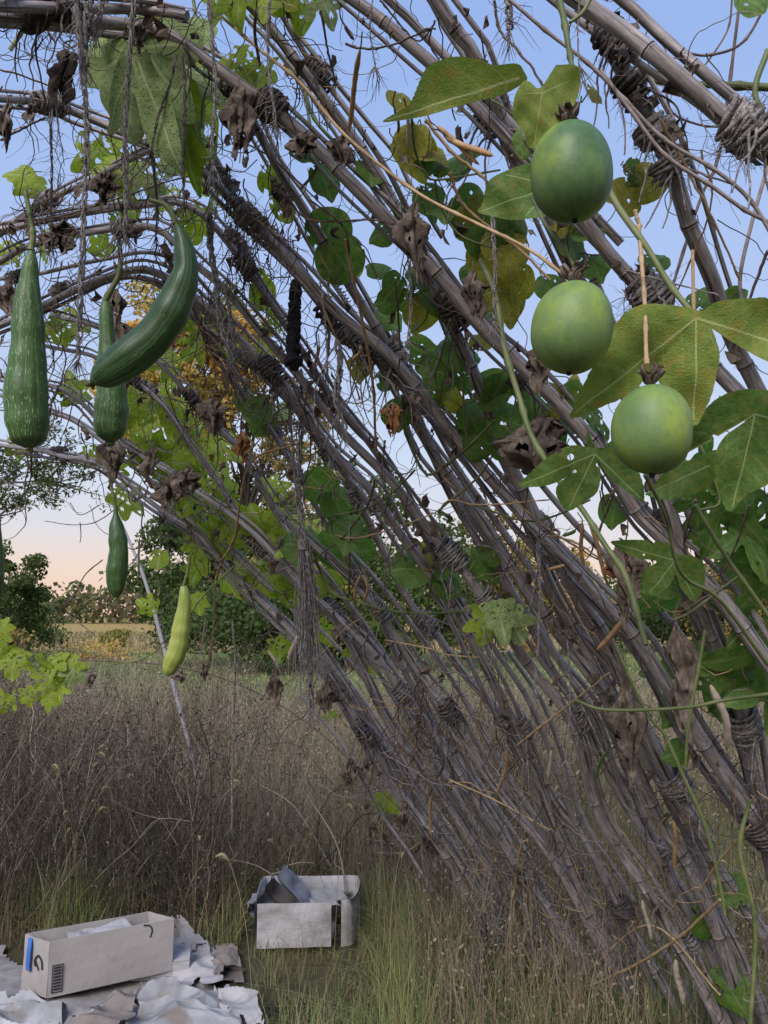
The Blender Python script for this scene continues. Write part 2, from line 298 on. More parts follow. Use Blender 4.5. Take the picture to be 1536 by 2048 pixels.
COMP = [('P1',-34,-20,.5,.07),('P3',24,28,.5,.05),('P3',-20,-22,.4,.08),('P6',22,26,.42,.06),('P6',-20,-22,.3,.05),('P7',-15,-26,.6,.05),('P7',13,22,.5,.07),
 ('P8',20,30,.6,.06),('P8',-18,-28,.5,.08),('Qa',-13,-20,.6,.04),('Qa',12,18,.5,.06),('b',13,20,.5,.05),('e',-10,-13,.6,.05),('e',9,13,.6,.06),
 ('f',-9,-12,.8,.05),('f',8,14,.7,.06),('g',8,12,.6,.05),('h',9,16,.5,.06),('i',9,12,.5,.07),('k',16,20,.6,.05),('c',11,13,.6,.05),('T3',9,9,.6,.04),('T1b',22,14,.7,.03),('P4',-20,-18,.35,.06),('P5',-18,-24,.4,.07),('x',8,10,.7,.03)]
def off_px(pts, a, b):
    P = np.array(pts, float); T = np.gradient(P, axis=0); T /= np.linalg.norm(T, axis=1)[:,None]
    n = np.stack([T[:,1], -T[:,0]], 1); o = np.linspace(a, b, len(P))*(1+.25*np.sin(np.arange(len(P))*1.9+a))
    return P+n*o[:,None]
trellis = empty('bamboo_trellis', (0, 0, 0), 'arched tunnel trellis of lashed grey brown bamboo canes rising from lower right to upper left', 'trellis')
PATHS = {}
def make_pole(key, pts, w0, w1, off):
    px = catmull(pts, max(12, len(pts)*5)); n = len(px)
    inside = (px[:,0] > -60)
    d, t = vhit(px); wob = .012*np.sin(np.linspace(0, 9, n)+hash(key) % 7 if False else np.linspace(0, 9, n)+len(key)+w0)
    P = np.array([0, 0, CAMZ])+d*(t+off+wob)[:,None]
    wpx = np.linspace(w0, w1, n); rad = wpx*.80*(t+off)/FPX/2
    rad = np.clip(rad, .004, .026)
    k5 = np.ones(7)/7                                        # canes taper evenly
    rad = np.convolve(np.pad(rad, 3, 'edge'), k5, 'valid')
    PATHS[key] = (px, P, rad)
    # carry the cane on along the vault, down to the ground on both sides
    def extend(P0, P1, rr, sign):
        p = P0[:2]@Q; s = P0[:2]@U; dz0 = P0[2]-float(zof(np.array([p]))[0]); dd = (P0-P1)[:2]; dp = dd@Q; ds = dd@U
        sl = np.clip(ds/dp if abs(dp) > 1e-4 else 0, -.35, .35); L = []; i = 0
        while i < 140:
            i += 1; p += sign*.05; s += sign*.05*sl*(.97**i)
            z = float(zof(np.array([p]))[0])+dz0*(.9**i)
            v = p*Q+s*U; L.append([v[0], v[1], z])
            if z < -.06: break
        return np.array(L)
    nm, e = key[0], None
    full, rf = P, rad
    if key not in ('k','q','s','x','y','n','o','r','u','v'):
        up = px[0]; 
        if up[0] < 0 or up[1] < 5:
            a = extend(P[0], P[3], rad[0], -1); full = np.vstack([a[::-1], full]); rf = np.concatenate([np.linspace(rad[0]*.8, rad[0], len(a)), rf])
    lastz = P[-1][2]
    lp = px[-1]
    if lp[0] > 1500 or lp[1] > 1920:
        a = extend(P[-1], P[-4], rad[-1], 1)
        if len(a): full = np.vstack([full, a]); rf = np.concatenate([rf, np.full(len(a), rad[-1])])
    # resample with swollen node rings
    s = np.concatenate([[0], np.cumsum(np.linalg.norm(np.diff(full, axis=0), axis=1))]); Ltot = s[-1]
    base = list(np.arange(0, Ltot, .045)); nodes = []; x = random.uniform(.03, .2)
    while x < Ltot: nodes.append(x); x += random.uniform(.17, .36)
    r0 = float(rad.mean())
    prof = [(-1.1,1.0,0),(-.55,1.03,0),(-.3,1.12,.1),(-.16,1.10,.4),(-.09,1.02,1),(.09,1.02,1),(.16,1.10,.4),(.35,1.09,0),(.7,1.02,0),(1.2,1.0,0)]
    S = [(b, 1.0, 0) for b in base if all(abs(b-q) > r0*1.25 for q in nodes)]
    for q in nodes: S += [(q+a*r0*.62, f, k) for a, f, k in prof if 0 < q+a*r0 < Ltot]
    S.sort(); S = np.array(S)
    C = np.stack([np.interp(S[:,0], s, full[:,i]) for i in range(3)], 1); R = np.interp(S[:,0], s, rf)*S[:,1]
    # per-internode kink so the canes are not perfect curves
    for i in range(3): C[:,i] += np.interp(S[:,0], [0]+nodes+[Ltot+.01], np.concatenate([[0], rng.normal(0, r0*.3, len(nodes)), [0]]))
    mb = MB(); tube(mb, C, R, 12 if r0 > .009 else 8, k=S[:,2], v0=random.uniform(0, 50)); mb.build('pole', M['bamboo'], trellis)
for key, (pts, w0, w1, off) in POLES.items(): make_pole(key, pts, w0, w1, off)
for i, (key, a, b, wf, off) in enumerate(COMP):
    pts, w0, w1, o0 = POLES[key]
    make_pole(key+str(i) if key not in ('k','n','x') else key, off_px(pts, a, b), w0*wf*.85, w1*wf*.85, o0+off) if key not in ('k','n','x') else None
    if key in ('k','n','x'):
        sv = PATHS[key]; make_pole(key, off_px(pts, a, b), w0*wf, w1*wf, o0+off); PATHS[key] = sv
def blend(a, b, f, t0, t1=1.0):
    A_ = catmull(POLES[a][0], 60); B_ = catmull(POLES[b][0], 60); yy = np.linspace(max(A_[0,1], B_[0,1]), min(A_[-1,1], B_[-1,1]), 40)
    A2 = np.interp(yy, A_[:,1], A_[:,0]); B2 = np.interp(yy, B_[:,1], B_[:,0]); q = np.stack([A2*(1-f)+B2*f+6*np.sin(yy/140+f*9), yy], 1)
    return q[int(40*t0):int(40*t1)][::3]
for a_, b_, f_, t0_, w_, o_ in [('e','f',.5,.3,9,.12),('f','e',.3,.45,8,.15),('g','h',.5,.3,9,.12),('g','i',.5,.2,10,.10),('h','Qa',.35,.3,11,.08),('Qa','b',.4,.3,12,.10),('Qa','b',.7,.45,11,.14),('b','P8',.6,.35,13,.08),('e','g',.5,.35,9,.14),('i','h',.5,.3,9,.15),
    ('P8','P7',.35,.5,14,.10),('P7','P6',.4,.5,13,.12),('f','g',.4,.4,8,.17)]:
    make_pole('k', blend(a_, b_, f_, t0_), w_, w_*1.5, o_)
PATHS['k'] = None; del PATHS['k']
ALLPX = np.vstack([v[0] for v in PATHS.values()]); ALLP = np.vstack([v[1] for v in PATHS.values()]); ALLR = np.concatenate([v[2] for v in PATHS.values()])
ALLT = np.vstack([np.gradient(v[1], axis=0) for v in PATHS.values()])
def near(x, y):
    i = np.argmin(((ALLPX-[x, y])**2).sum(1)); T = ALLT[i]/np.linalg.norm(ALLT[i]); return i, ALLP[i], T, ALLR[i]
def frame(T):
    a = np.cross(T, [0, 0, 1.]); a /= np.linalg.norm(a); return a, np.cross(T, a)
def fuzz(mb, C, rad, n, L, thick=.0006):
    """stray fibres"""
    for _ in range(n):
        d = rng.normal(size=3); d /= np.linalg.norm(d); p = C+d*rad*random.uniform(.6, 1.1); P = [p]; v = d*.6+rng.normal(size=3)*.4+[0, 0, -.3]
        for j in range(4): v = v+rng.normal(size=3)*.5+[0, 0, -.15]; v /= np.linalg.norm(v); P.append(P[-1]+v*L/4*random.uniform(.5, 1.3))
        tube(mb, P, np.linspace(thick, thick*.4, 5), 3, cap=False)
def lash(x, y, ln, rf=1.0, turns=6, th=.0028, fz=20, dark=False, dangle=0):
    i, C, T, R = near(x, y); D = proj(C)[0][2]; A, B = frame(T); mb = MB(); r = max(R*1.25, .010)*rf+.003; fz = int(fz*1.6); dangle += 1
    L = ln*D/FPX
    C = C+np.array([0, 0, 0.])
    for st in range(3):                                     # three strands, cris-crossing turns
        nt_ = turns*random.uniform(.8, 1.2); m_ = int(nt_*14); t = np.linspace(0, 1, m_); ph = random.uniform(0, 6)
        a = ph+t*nt_*2*math.pi; ax = (t-.5)*L*(1 if st != 2 else .5)+L*.16*np.sin(t*nt_*3.1+ph)
        rr = r*(1+.10*st)+.003*np.sin(t*23+ph)+rng.normal(0, .0008, m_)
        P = C+T*ax[:,None]+A*(np.cos(a)*rr)[:,None]+B*(np.sin(a)*rr*1.0)[:,None]
        tube(mb, P, th*(1+.25*np.sin(t*60)), 6)
    # knot
    kc = C+A*r*.8; t = np.linspace(0, 1, 40)
    P = kc+np.stack([np.sin(t*13)*r*.5, np.cos(t*9)*r*.5, np.sin(t*17+1)*r*.5], 1); tube(mb, P, th*1.2, 6)
    for _ in range(2+dangle):
        P = [kc]; v = np.array([random.uniform(-.4, .4), random.uniform(-.3, .3), -.4])
        for j in range(8): v = v*.8+rng.normal(size=3)*.18+[0, 0, -.25]; P.append(P[-1]+v/np.linalg.norm(v)*random.uniform(.008, .016)*(1+dangle*.5))
        tube(mb, catmull(P, 20), np.linspace(th*.8, th*.35, 20), 5)
    fuzz(mb, C, r*1.2, fz, r*2.2)
    mb.build('twine_lashing', M['twine_dark'] if dark else M['twine'], trellis)
for a in [(1500,262,95,1.5,9,.0034,90),(985,215,80,1.9,9,.0036,90,True,3),(1310,275,50,1.3,6,.0034,40),(1345,330,40,1.25,5,.0032,40),(1225,95,90,1.05,7,.0028,30,True),(1265,175,70,1.05,6,.0028,30,True),
    (1300,585,75,1.5,9,.0034,60),(820,470,50,1.5,6,.003,30,True),(632,145,55,1.6,7,.0028,50,True),(568,380,50,1.3,6,.0028,30,True,1),(490,185,70,1.3,8,.0028,50,True),(530,212,50,1.3,6,.0028,30,True),
    (440,365,70,1.25,9,.0026,90),(490,430,80,1.35,9,.0028,110),(470,490,60,1.3,7,.0026,60),(525,455,50,1.25,6,.0026,60),(660,640,70,1.4,7,.0032,30,True,2),(685,670,50,1.5,6,.0032,60,False,3),(780,705,70,1.5,8,.0034,40,False,1),
    (905,630,75,1.5,8,.0034,20,True,1),(1325,1055,80,1.4,7,.0036,20,True),(1080,1050,60,1.4,7,.0034,60,False,2),(1488,1445,60,1.25,9,.0034,20),(1345,1565,50,1.3,6,.0034,30),(375,55,60,1.4,8,.003,40,True,1),(120,20,70,1.3,7,.0028,30,True),
    (90,206,80,1.3,8,.0025,80),(92,400,70,1.3,8,.0025,90),(260,455,60,1.4,8,.0024,60),(40,560,70,1.4,8,.0026,30,True),(110,575,50,1.3,6,.0026,50),(520,1090,60,1.3,7,.003,20),(700,735,50,1.3,6,.003,40,True),
    (545,745,60,1.3,8,.003,30,True),(500,720,40,1.2,6,.003,30),(655,810,60,1.4,7,.003,40,False,1),(240,790,50,1.3,7,.0028,30,True),(310,780,40,1.2,5,.0028,30),(385,800,40,1.2,6,.0028,30,True),(120,870,50,1.3,6,.0028,40,True),
    (370,965,50,1.3,6,.003,20),(660,1210,60,1.3,8,.003,20),(905,1108,55,1.4,8,.0032,20),(855,1245,50,1.3,6,.003,30),(890,1425,50,1.3,6,.003,60,True,1),(1010,1435,50,1.3,6,.003,50,False,1),(1060,1440,50,1.3,6,.003,50,False,1),(1165,1430,55,1.3,7,.0032,40),
    (970,1190,40,1.2,5,.003,20,False,1),(815,1390,45,1.3,6,.003,20),(710,1155,40,1.2,5,.003,20),(755,1225,40,1.2,5,.003,20),(860,1450,40,1.2,5,.003,20,False,1),(735,1470,45,1.3,6,.003,30,True,1),(865,1685,45,1.3,6,.003,30,True,1),
    (960,1805,50,1.4,7,.003,40),(1310,1705,55,1.4,6,.0036,20),(1260,1815,45,1.3,6,.003,40,True),(1380,1900,50,1.3,6,.003,40),(1230,1890,50,1.4,6,.003,50),(600,960,50,1.2,6,.003,40,False,2),(500,535,50,1.3,6,.003,30,True),(430,845,40,1.3,5,.003,30,True),
    (690,1000,40,1.2,5,.003,30),(570,850,40,1.2,5,.003,30),(1045,760,30,1.1,4,.003,10,True),(1510,1650,60,1.4,7,.0034,30,True),(60,25,60,1.3,8,.003,30,True),(640,915,40,1.2,5,.003,40)]: lash(*a)

# ------------------------------------------------------------------ leaves
def leaf_outline(kind, n, seed):
    th = np.linspace(-math.pi, math.pi, n, endpoint=False); rs = np.random.default_rng(seed)
    def lobes(spec, base):
        r = np.full(n, base)
        for a, ln, wd in spec:
            d = np.abs((th-a+math.pi) % (2*math.pi)-math.pi); x = np.clip(d/wd, 0, 1); r = np.maximum(r, base+(ln-base)*(1-x**1.25)**.8*(1-.0*x))
        return r
    if kind == 'passion': sp = [(0, 1, .5), (1.25, .88, .5), (-1.25, .88, .5)]; r = lobes(sp, .30)
    elif kind == 'gourd': sp = [(0, 1, .62), (1.0, .86, .5), (-1.0, .86, .5), (2.05, .68, .5), (-2.05, .68, .5)]; r = lobes(sp, .48)
    elif kind == 'bean': sp = [(0, 1, .9)]; r = .20+.62*np.clip(np.cos(th/2), 0, 1)**2.2+.18*np.exp(-(th/.16)**2); r = np.where(np.abs(th) > 2.8, r*.7, r)
    else: sp = [(0, 1, .5)]; r = .08+.92*np.clip(np.cos(th/2), 0, 1)**4
    if kind in ('passion', 'bean'): r = r*(1+(.018 if kind == 'passion' else .004)*np.sign(np.sin(th*38)))
    if kind == 'gourd': r = r*(1+.06*np.sin(th*9+seed))
    r = r*(1+.05*np.sin(th*3+seed)+.03*np.sin(th*5+2*seed))
    return th, r, [s[0] for s in sp], [s[1] for s in sp]
def leaf_mesh(mb, O, X, Y, L, kind='gourd', seed=0, holes=0.0, curl=.25, rings=9, n=44, outline=None, tips=None, m=0):
    """leaf blade: O petiole point, X towards the tip, Y to its left"""
    rs = np.random.default_rng(seed+1)
    if outline is None: th, r, ta, tl = leaf_outline(kind, n, seed); ox, oy = r*np.cos(th), r*np.sin(th)
    else:
        ox, oy = outline[:,0], outline[:,1]; n = len(ox); ta = [math.atan2(b, a) for a, b in tips]; tl = [math.hypot(a, b) for a, b in tips]
    f = np.linspace(0, 1, rings+1)[1:]
    px = np.concatenate([[0], (f[:,None]*ox[None]).ravel()]); py = np.concatenate([[0], (f[:,None]*oy[None]).ravel()])
    rho = np.hypot(px, py); ang = np.arctan2(py, px); k = np.zeros(len(px))
    fold = np.zeros(len(px))
    for a, l in zip(ta, tl):
        u = px*math.cos(a)+py*math.sin(a); v = -px*math.sin(a)+py*math.cos(a)
        wv = (.006 if len(ox) > 200 else .011)*(1-.6*np.clip(u/l, 0, 1))+.002; kk = np.clip(1.6-np.abs(v)/wv, 0, 1)*(u > 0)*(u < l*.97); k = np.maximum(k, kk)
        sd = np.abs(((u-np.abs(v)*.55-v*v/l*.9)/l*6.3+.25*np.sin(seed+u*3)) % 1-.5); kk = np.clip(1-sd/.05, 0, 1)*.38*(u > 0)*(np.abs(v) < l*.33)*(np.abs(v) > .01)*(np.abs(np.arctan2(v, u)) < .7); k = np.maximum(k, kk)
        fold += np.exp(-(v/.18)**2)*(u > 0)
    z = -curl*rho**2*.55+(.010*np.sin(px*11+py*7+seed)*np.sin(py*9+px*3) if rings > 40 else 0)+.10*np.sin(ang*3+seed)*rho**1.5+.05*np.sin(px*9+seed)*np.cos(py*8)*rho-.06*np.minimum(fold, 1)*rho
    Z = np.cross(X, Y); V = O+L*(px[:,None]*X+py[:,None]*Y+z[:,None]*Z)
    tcv = np.stack([px+seed*3.7, py, np.zeros(len(px))], 1)
    F3 = [[0, 1+j, 1+(j+1) % n] for j in range(n)]
    i = (1+np.arange(rings-1)[:,None]*n); j = np.arange(n)[None]; j2 = (j+1) % n
    F4 = np.stack([i+j, i+n+j, i+n+j2, i+j2], 2).reshape(-1, 4)
    if holes > 0:
        cx = px[F4].mean(1); cy = py[F4].mean(1); bad = np.zeros(len(F4), bool); 
        for _ in range(int(holes*26)):
            a = rs.uniform(-3.1, 3.1); q = rs.uniform(.25, .97); j0 = int((a+math.pi)/(2*math.pi)*n) % n; hx, hy = ox[j0]*q, oy[j0]*q; rr = rs.uniform(.012, .06)*(1+holes)*.8
            bad |= (np.hypot(cx-hx, cy-hy) < rr)
        F4 = F4[~bad]
    mb.add(V, np.array(F3), tcv, k, m)
    F4o = F4-0
    s0 = mb.n-len(V); mb.L.append((F4o+s0).ravel()); mb.S.append(np.full(len(F4o), 4)); mb.M.append(np.full(len(F4o), m))
def unit(v): v = np.asarray(v, float); return v/np.linalg.norm(v)
CAMR = np.array([1., 0, 0]); CAMU = np.array([0, -sth, cth]); CAMF = np.array([0, cth, sth])
def put_leaf(parent, x, y, size, rot, kind, m, D=None, off=.03, tilt=.5, holes=.3, seed=None, curl=.3, stem=True, stemmat='greenstem'):
    """leaf whose petiole point is at photo pixel x,y; rot = direction of the tip, degrees, 0 right, 90 up"""
    seed = seed if seed is not None else int(x*7+y*3) % 997; rs = np.random.default_rng(seed)
    O = at(x, y, D) if D else vp([(x, y)], off)[0]; dd = proj(O)[0][2]; L = size*dd/FPX; a = math.radians(rot)
    X = CAMR*math.cos(a)+CAMU*math.sin(a); Yv = -CAMR*math.sin(a)+CAMU*math.cos(a); Nn = -CAMF
    t1, t2 = rs.normal(0, tilt*.6, 2)+[0, 0]; X = unit(X+Nn*t1); Yv = unit(Yv+Nn*t2); Yv = unit(Yv-X*X.dot(Yv))
    mb = MB(); big = size > 70
    leaf_mesh(mb, O, X, Yv, L, kind, seed, holes, curl, rings=16 if big else 10, n=96 if big else 54)
    o = mb.build('leaf', M[m], parent, loc=None)
    if stem and rs.random() < .8:
        sb = MB(); e = O-X*L*.35+Nn*(-.03)+np.array([0, 0, rs.uniform(-.03, .05)])
        sp = catmull([e+rs.normal(0, .01, 3), e*.5+O*.5+rs.normal(0, .008, 3), O], 8); tube(sb, sp, .0013 if dd < 2 else .0016, 5); sb.build('petiole', M[stemmat], parent)
    return o
def traced_leaf(parent, outline, centre, tips, D, m, tilt=(0, 0), seed=1, holes=.12, curl=.15, depthtip=0):
    O = at(centre[0], centre[1], D); s = D/FPX; X = unit(CAMR-CAMF*tilt[0]); Yv = unit(CAMU-CAMF*tilt[1])
    Yv = unit(Yv-X*X.dot(Yv))
    P = np.array(outline, float)-centre; Pc = np.vstack([P, P[:1]]); 
    pts = catmull(Pc, 361)[:-1]; L = np.abs(P).max()
    pts = pts/L; pts[:,1] *= -1
    ang = np.arctan2(pts[:,1], pts[:,0]); rr = 1+.012*((np.arange(len(pts)) % 5)/4-.5); pts = pts*rr[:,None]
    tp = [((a-centre[0])/L, -(b-centre[1])/L) for a, b in tips]
    mb = MB(); leaf_mesh(mb, O, X, Yv, L*s, 'x', seed, holes, curl, rings=60, outline=pts, tips=tp); return mb.build('leaf', M[m], parent)
def stem(parent, pts, w0, w1, m, D=None, off=0.0, name='stem', wob=0, knots=True):
    n = max(10, len(pts)*6); px = catmull(pts, n)
    if D is not None:
        DD = np.linspace(*(D if isinstance(D, tuple) else (D, D)), n); P = np.array([0, 0, CAMZ])+rays(px)*DD[:,None]
    else: P = vp(px, off); DD = proj(P)[:,2]
    if wob: P = P+rng.normal(0, wob, P.shape)
    r = np.linspace(w0, w1, n)*DD/FPX/2
    if knots: r = r*(1+.35*(np.sin(np.arange(n)*.9+pts[0][0]) > .93))
    mb = MB(); tube(mb, P, r, 8 if max(w0, w1) > 6 else 6); return mb.build(name, M[m], parent)
def coil(parent, x0, y0, x1, y1, D, turns=9, rpx=6):
    t = np.linspace(0, 1, turns*10); a = t*turns*2*math.pi; A = at(x0, y0, D); B = at(x1, y1, D); T = unit(B-A); e1, e2 = frame(T); r = rpx*D/FPX*(1-.4*t)
    P = A+(B-A)*t[:,None]+e1*(np.cos(a)*r)[:,None]+e2*(np.sin(a)*r)[:,None]; mb = MB(); tube(mb, P, .0006*D+.0002, 4); mb.build('tendril', M['twig'], parent)

# passion vine on the right, close to the camera
pv = empty('passion_vine', tuple(at(1350, 600, .95)), 'green passion fruit vine with large three lobed toothed leaves over the right hand canes', 'vine')
FD = .80
stem(pv, [(1112,-30),(1128,40),(1138,100),(1146,150),(1150,232)], 15, 8, 'greenstem', (.88,.8)); stem(pv, [(1185,-10),(1165,25),(1140,45)], 9, 7, 'greenstem', .86)
stem(pv, [(1212,370),(1240,420),(1290,490),(1340,570),(1388,630)], 14, 11, 'greenstem', (.98,.86)); stem(pv, [(1160,395),(1190,350),(1225,395),(1262,450)], 9, 8, 'greenstem', .97)
stem(pv, [(960,520),(990,590),(1010,700),(1040,800),(1062,870),(1110,950),(1165,1020),(1210,1090),(1250,1150),(1275,1230),(1292,1290)], 12, 12, 'greenstem', (1.5,1.2))
stem(pv, [(1062,395),(1095,455),(1130,500),(1148,532),(1160,550)], 6, 7, 'greenstem', (.9,.80)); stem(pv, [(1277,452),(1283,520),(1290,620),(1292,700),(1294,730)], 8, 9, 'tan', (.95,.78))
stem(pv, [(1180,-10),(1250,130),(1330,165),(1440,170),(1560,176)], 8, 16, 'greenstem', (1.35,1.3)); stem(pv, [(1536,100),(1510,180),(1530,240)], 12, 12, 'greenstem', 1.3)
stem(pv, [(1290,950),(1330,1030),(1350,1118),(1375,1160),(1440,1200),(1536,1330)], 7, 8, 'greenstem', (.95,1.1)); stem(pv, [(1390,1010),(1450,1110),(1500,1180),(1550,1250)], 9, 8, 'greenstem', 1.1)
stem(pv, [(1355,770),(1400,890),(1440,1000),(1400,1020)], 6, 6, 'greenstem', 1.1); stem(pv, [(1480,1150),(1440,1180),(1380,1225),(1345,1240)], 6, 5, 'greenstem', 1.15)
stem(pv, [(1150,1400),(1200,1418),(1280,1420),(1380,1414),(1450,1400),(1560,1385)], 6, 8, 'greenstem', 1.3); stem(pv, [(1330,1470),(1370,1560),(1410,1650),(1440,1770),(1450,1830)], 8, 6, 'greenstem', 1.5)
stem(pv, [(1410,1260),(1395,1350),(1378,1440),(1370,1540)], 7, 6, 'greenstem', 1.5); stem(pv, [(1500,1600),(1480,1700),(1510,1850),(1500,2060)], 8, 9, 'greenstem', 1.7); stem(pv, [(1230,1290),(1290,1420),(1330,1470)], 6, 6, 'greenstem', 1.4)
traced_leaf(pv, [(1050,148),(1035,130),(990,128),(965,118),(920,108),(880,112),(850,125),(815,180),(790,195),(750,214),(800,214),(870,205),(950,190),(1010,182),(1052,162)], (1040,155), [(752,213)], .84, 'leafolive', (.2,.9), 3, .02, .05)
traced_leaf(pv, [(1110,137),(1148,140),(1160,160),(1157,190),(1140,225),(1110,260),(1085,280),(1060,282),(1050,255),(1028,225),(1030,190),(1045,165),(1058,163),(1080,176)], (1084,186), [(1072,280),(1140,165),(1050,185)], .80, 'leafolive', (.1,.3), 5, .02)
traced_leaf(pv, [(1042,255),(1050,290),(1062,308),(1045,318),(1030,300),(1025,272)], (1042,284), [(1045,318)], .85, 'leaf', (.3,.2), 6, 0)
traced_leaf(pv, [(1130,330),(1060,324),(1000,335),(975,350),(962,385),(955,402),(1000,420),(1050,430),(1100,428),(1150,400)], (1110,372), [(957,401),(1010,338),(1050,425)], .95, 'leaf', (.2,.1), 7, .03)
traced_leaf(pv, [(1380,616),(1340,610),(1290,608),(1250,625),(1215,680),(1190,740),(1175,790),(1160,840),(1200,832),(1250,806),(1290,780),(1305,740),(1313,722),(1325,750),(1345,780),(1370,810),(1412,856),(1432,810),(1445,720),(1436,680),(1424,650),(1450,672),(1500,700),(1536,720),(1600,745),(1620,680),(1610,610),(1536,600),(1480,600),(1430,605),(1405,622)], (1392,636), [(1162,838),(1412,850),(1610,700)], .84, 'leafolive', (.05,.25), 11, .06, .1)
traced_leaf(pv, [(1455,785),(1500,778),(1560,790),(1620,830),(1610,900),(1560,960),(1510,990),(1480,1028),(1462,1010),(1445,960),(1440,910),(1460,870),(1500,845),(1470,845),(1430,865),(1400,890),(1370,925),(1378,880),(1405,830),(1430,800)], (1510,828), [(1372,922),(1482,1025),(1618,860)], .93, 'leaf', (.1,.2), 13, .05, .15)
traced_leaf(pv, [(1185,895),(1140,891),(1100,912),(1075,932),(1055,953),(1041,973),(1090,972),(1130,958),(1158,935),(1138,955),(1117,972),(1118,995),(1140,1024),(1170,1007),(1195,985),(1202,950),(1200,932),(1215,950),(1240,972),(1280,1002),(1289,997),(1283,960),(1265,922),(1240,902),(1210,896)], (1190,908), [(1043,971),(1142,1020),(1284,1000)], .98, 'leaf', (.1,.1), 17, .16, .1)
traced_leaf(pv, [(1355,1108),(1330,1085),(1290,1080),(1250,1080),(1225,1086),(1270,1115),(1315,1124),(1290,1145),(1292,1180),(1310,1194),(1340,1172),(1352,1150),(1365,1180),(1395,1207),(1410,1170),(1408,1130),(1385,1112)], (1350,1121), [(1228,1087),(1303,1190),(1395,1203)], 1.1, 'leaf', (.1,.1), 19, .14, .1)
traced_leaf(pv, [(1370,925),(1330,950),(1310,985),(1298,990),(1340,1000),(1400,985),(1430,960),(1440,930),(1430,900)], (1420,930), [(1300,990)], 1.0, 'leaf', (.1,.1), 21, .05)
for a in [(1440,1030,110,-35,'passion','leafbean'),(1530,1090,120,200,'passion','leafbean'),(1536,1170,110,230,'passion','leafbean'),(1500,1240,90,150,'passion','leaf'),(1420,1300,70,220,'bean','leafbean'),(1536,1300,130,200,'passion','leafbean'),(1480,1330,90,250,'bean','leafbean'),(1540,1380,100,190,'passion','leafbean'),
    (1470,960,80,-60,'bean','leafbean'),(1400,1000,80,-80,'passion','leafbean'),(1490,1060,110,-70,'passion','leafbean'),(1260,350,50,30,'bean','leafbean'),(1180,180,40,-20,'bean','leafyellow'),(1480,-10,60,-40,'narrow','leafbean'),
    (1270,390,75,200,'bean','leafyellow'),(1275,372,75,20,'bean','leafyellow'),(1300,530,55,45,'bean','leafbean'),(1400,610,60,60,'bean','leafbean'),(1455,620,60,40,'bean','leafbean'),(1540,640,80,170,'passion','leafbean'),(1375,1070,60,10,'bean','leafbean'),(1340,1160,60,200,'bean','leafbean'),
    (1475,1800,60,110,'bean','leafbean'),(1400,1830,80,-30,'bean','leafbean'),(1440,1950,80,-60,'bean','leafbean'),(1370,1500,50,200,'bean','leafbean'),(1140,800,70,150,'passion','leafyellow'),(1130,850,70,-100,'passion','leafbean'),(1190,830,90,-100,'passion','leafbean'),(1250,870,80,-60,'passion','leafbean'),(1230,1000,60,-100,'bean','leafbean')]:
    put_leaf(pv, *a, off=.04, holes=.25, tilt=.6)
coil(pv, 1052,170,1085,262,.85,6,5); coil(pv, 1245,325,1262,350,1.0,5,5)
stem(pv, [(1060,180),(1072,220),(1080,250),(1075,290)], 1.5, 1, 'twig', .83, name='tendril'); stem(pv, [(1550,-30),(1490,80),(1420,110),(1370,105)], 6, 5, 'twig', 1.3, name='tendril'); stem(pv, [(1465,-10),(1455,60),(1410,130),(1395,140)], 4, 4, 'twig', 1.35, name='tendril')
stem(pv, [(1330,170),(1345,225),(1400,250),(1450,254)], 4, 4, 'twig', 1.35, name='tendril'); stem(pv, [(1228,170),(1248,240),(1250,300),(1248,310)], 3.5, 3, 'twig', 1.0, name='tendril'); stem(pv, [(1385,500),(1388,640),(1392,790)], 7, 7, 'tan', 1.05); stem(pv, [(1270,420),(1275,440),(1282,455)], 8, 8, 'tan', .97)
stem(pv, [(1480,0),(1440,300),(1400,400),(1330,620)], 6, 6, 'twig', 1.6); stem(pv, [(1536,330),(1500,460),(1480,560),(1490,640)], 8, 8, 'greystem', 1.3)
for p in [[(1020,0),(1090,60),(1180,130),(1250,200),(1330,280),(1430,340),(1500,400),(1550,480)],[(1200,140),(1260,220),(1330,310),(1420,370),(1490,420),(1550,450)]]: stem(pv, p, 7, 8, 'greystem', 1.05)

# fruits
def revolve(mb, A, B, prof, lean=None, seg=40, wob=.0, side=None, tc3=1.0):
    """surface of revolution from A (stalk end) to B; prof: (t, radius)"""
    T = unit(B-A); e1, e2 = frame(T); L = np.linalg.norm(B-A); t, r = np.array(prof).T
    tt = (1-np.cos(np.linspace(0, math.pi, 34)))/2; rr = np.interp(tt, t, r); th = np.linspace(0, 2*math.pi, seg, endpoint=False)
    rad = rr[:,None]*(1+wob*np.sin(3*th)[None]); V = A+T*(L*tt)[:,None,None]+e1*(rad*np.cos(th))[...,None]+e2*(rad*np.sin(th))[...,None]
    i = np.arange(33)[:,None]*seg; j = np.arange(seg)[None]; j2 = (j+1) % seg
    tcv = np.stack([np.broadcast_to(np.cos(th), rad.shape), np.broadcast_to(np.sin(th), rad.shape), np.broadcast_to((L*tt)[:,None], rad.shape)], 2)
    W = V.reshape(-1, 3); ct = (A+B)/2; dv_ = W-ct; nn_ = np.array([mn.noise(Vector(q*14+ct*9)) for q in dv_]); W = ct+dv_*(1+.055*nn_)[:,None]; V = W
    mb.add(V.reshape(-1, 3), np.stack([i+j, i+j2, i+seg+j2, i+seg+j], 2).reshape(-1, 4), tcv.reshape(-1, 3))
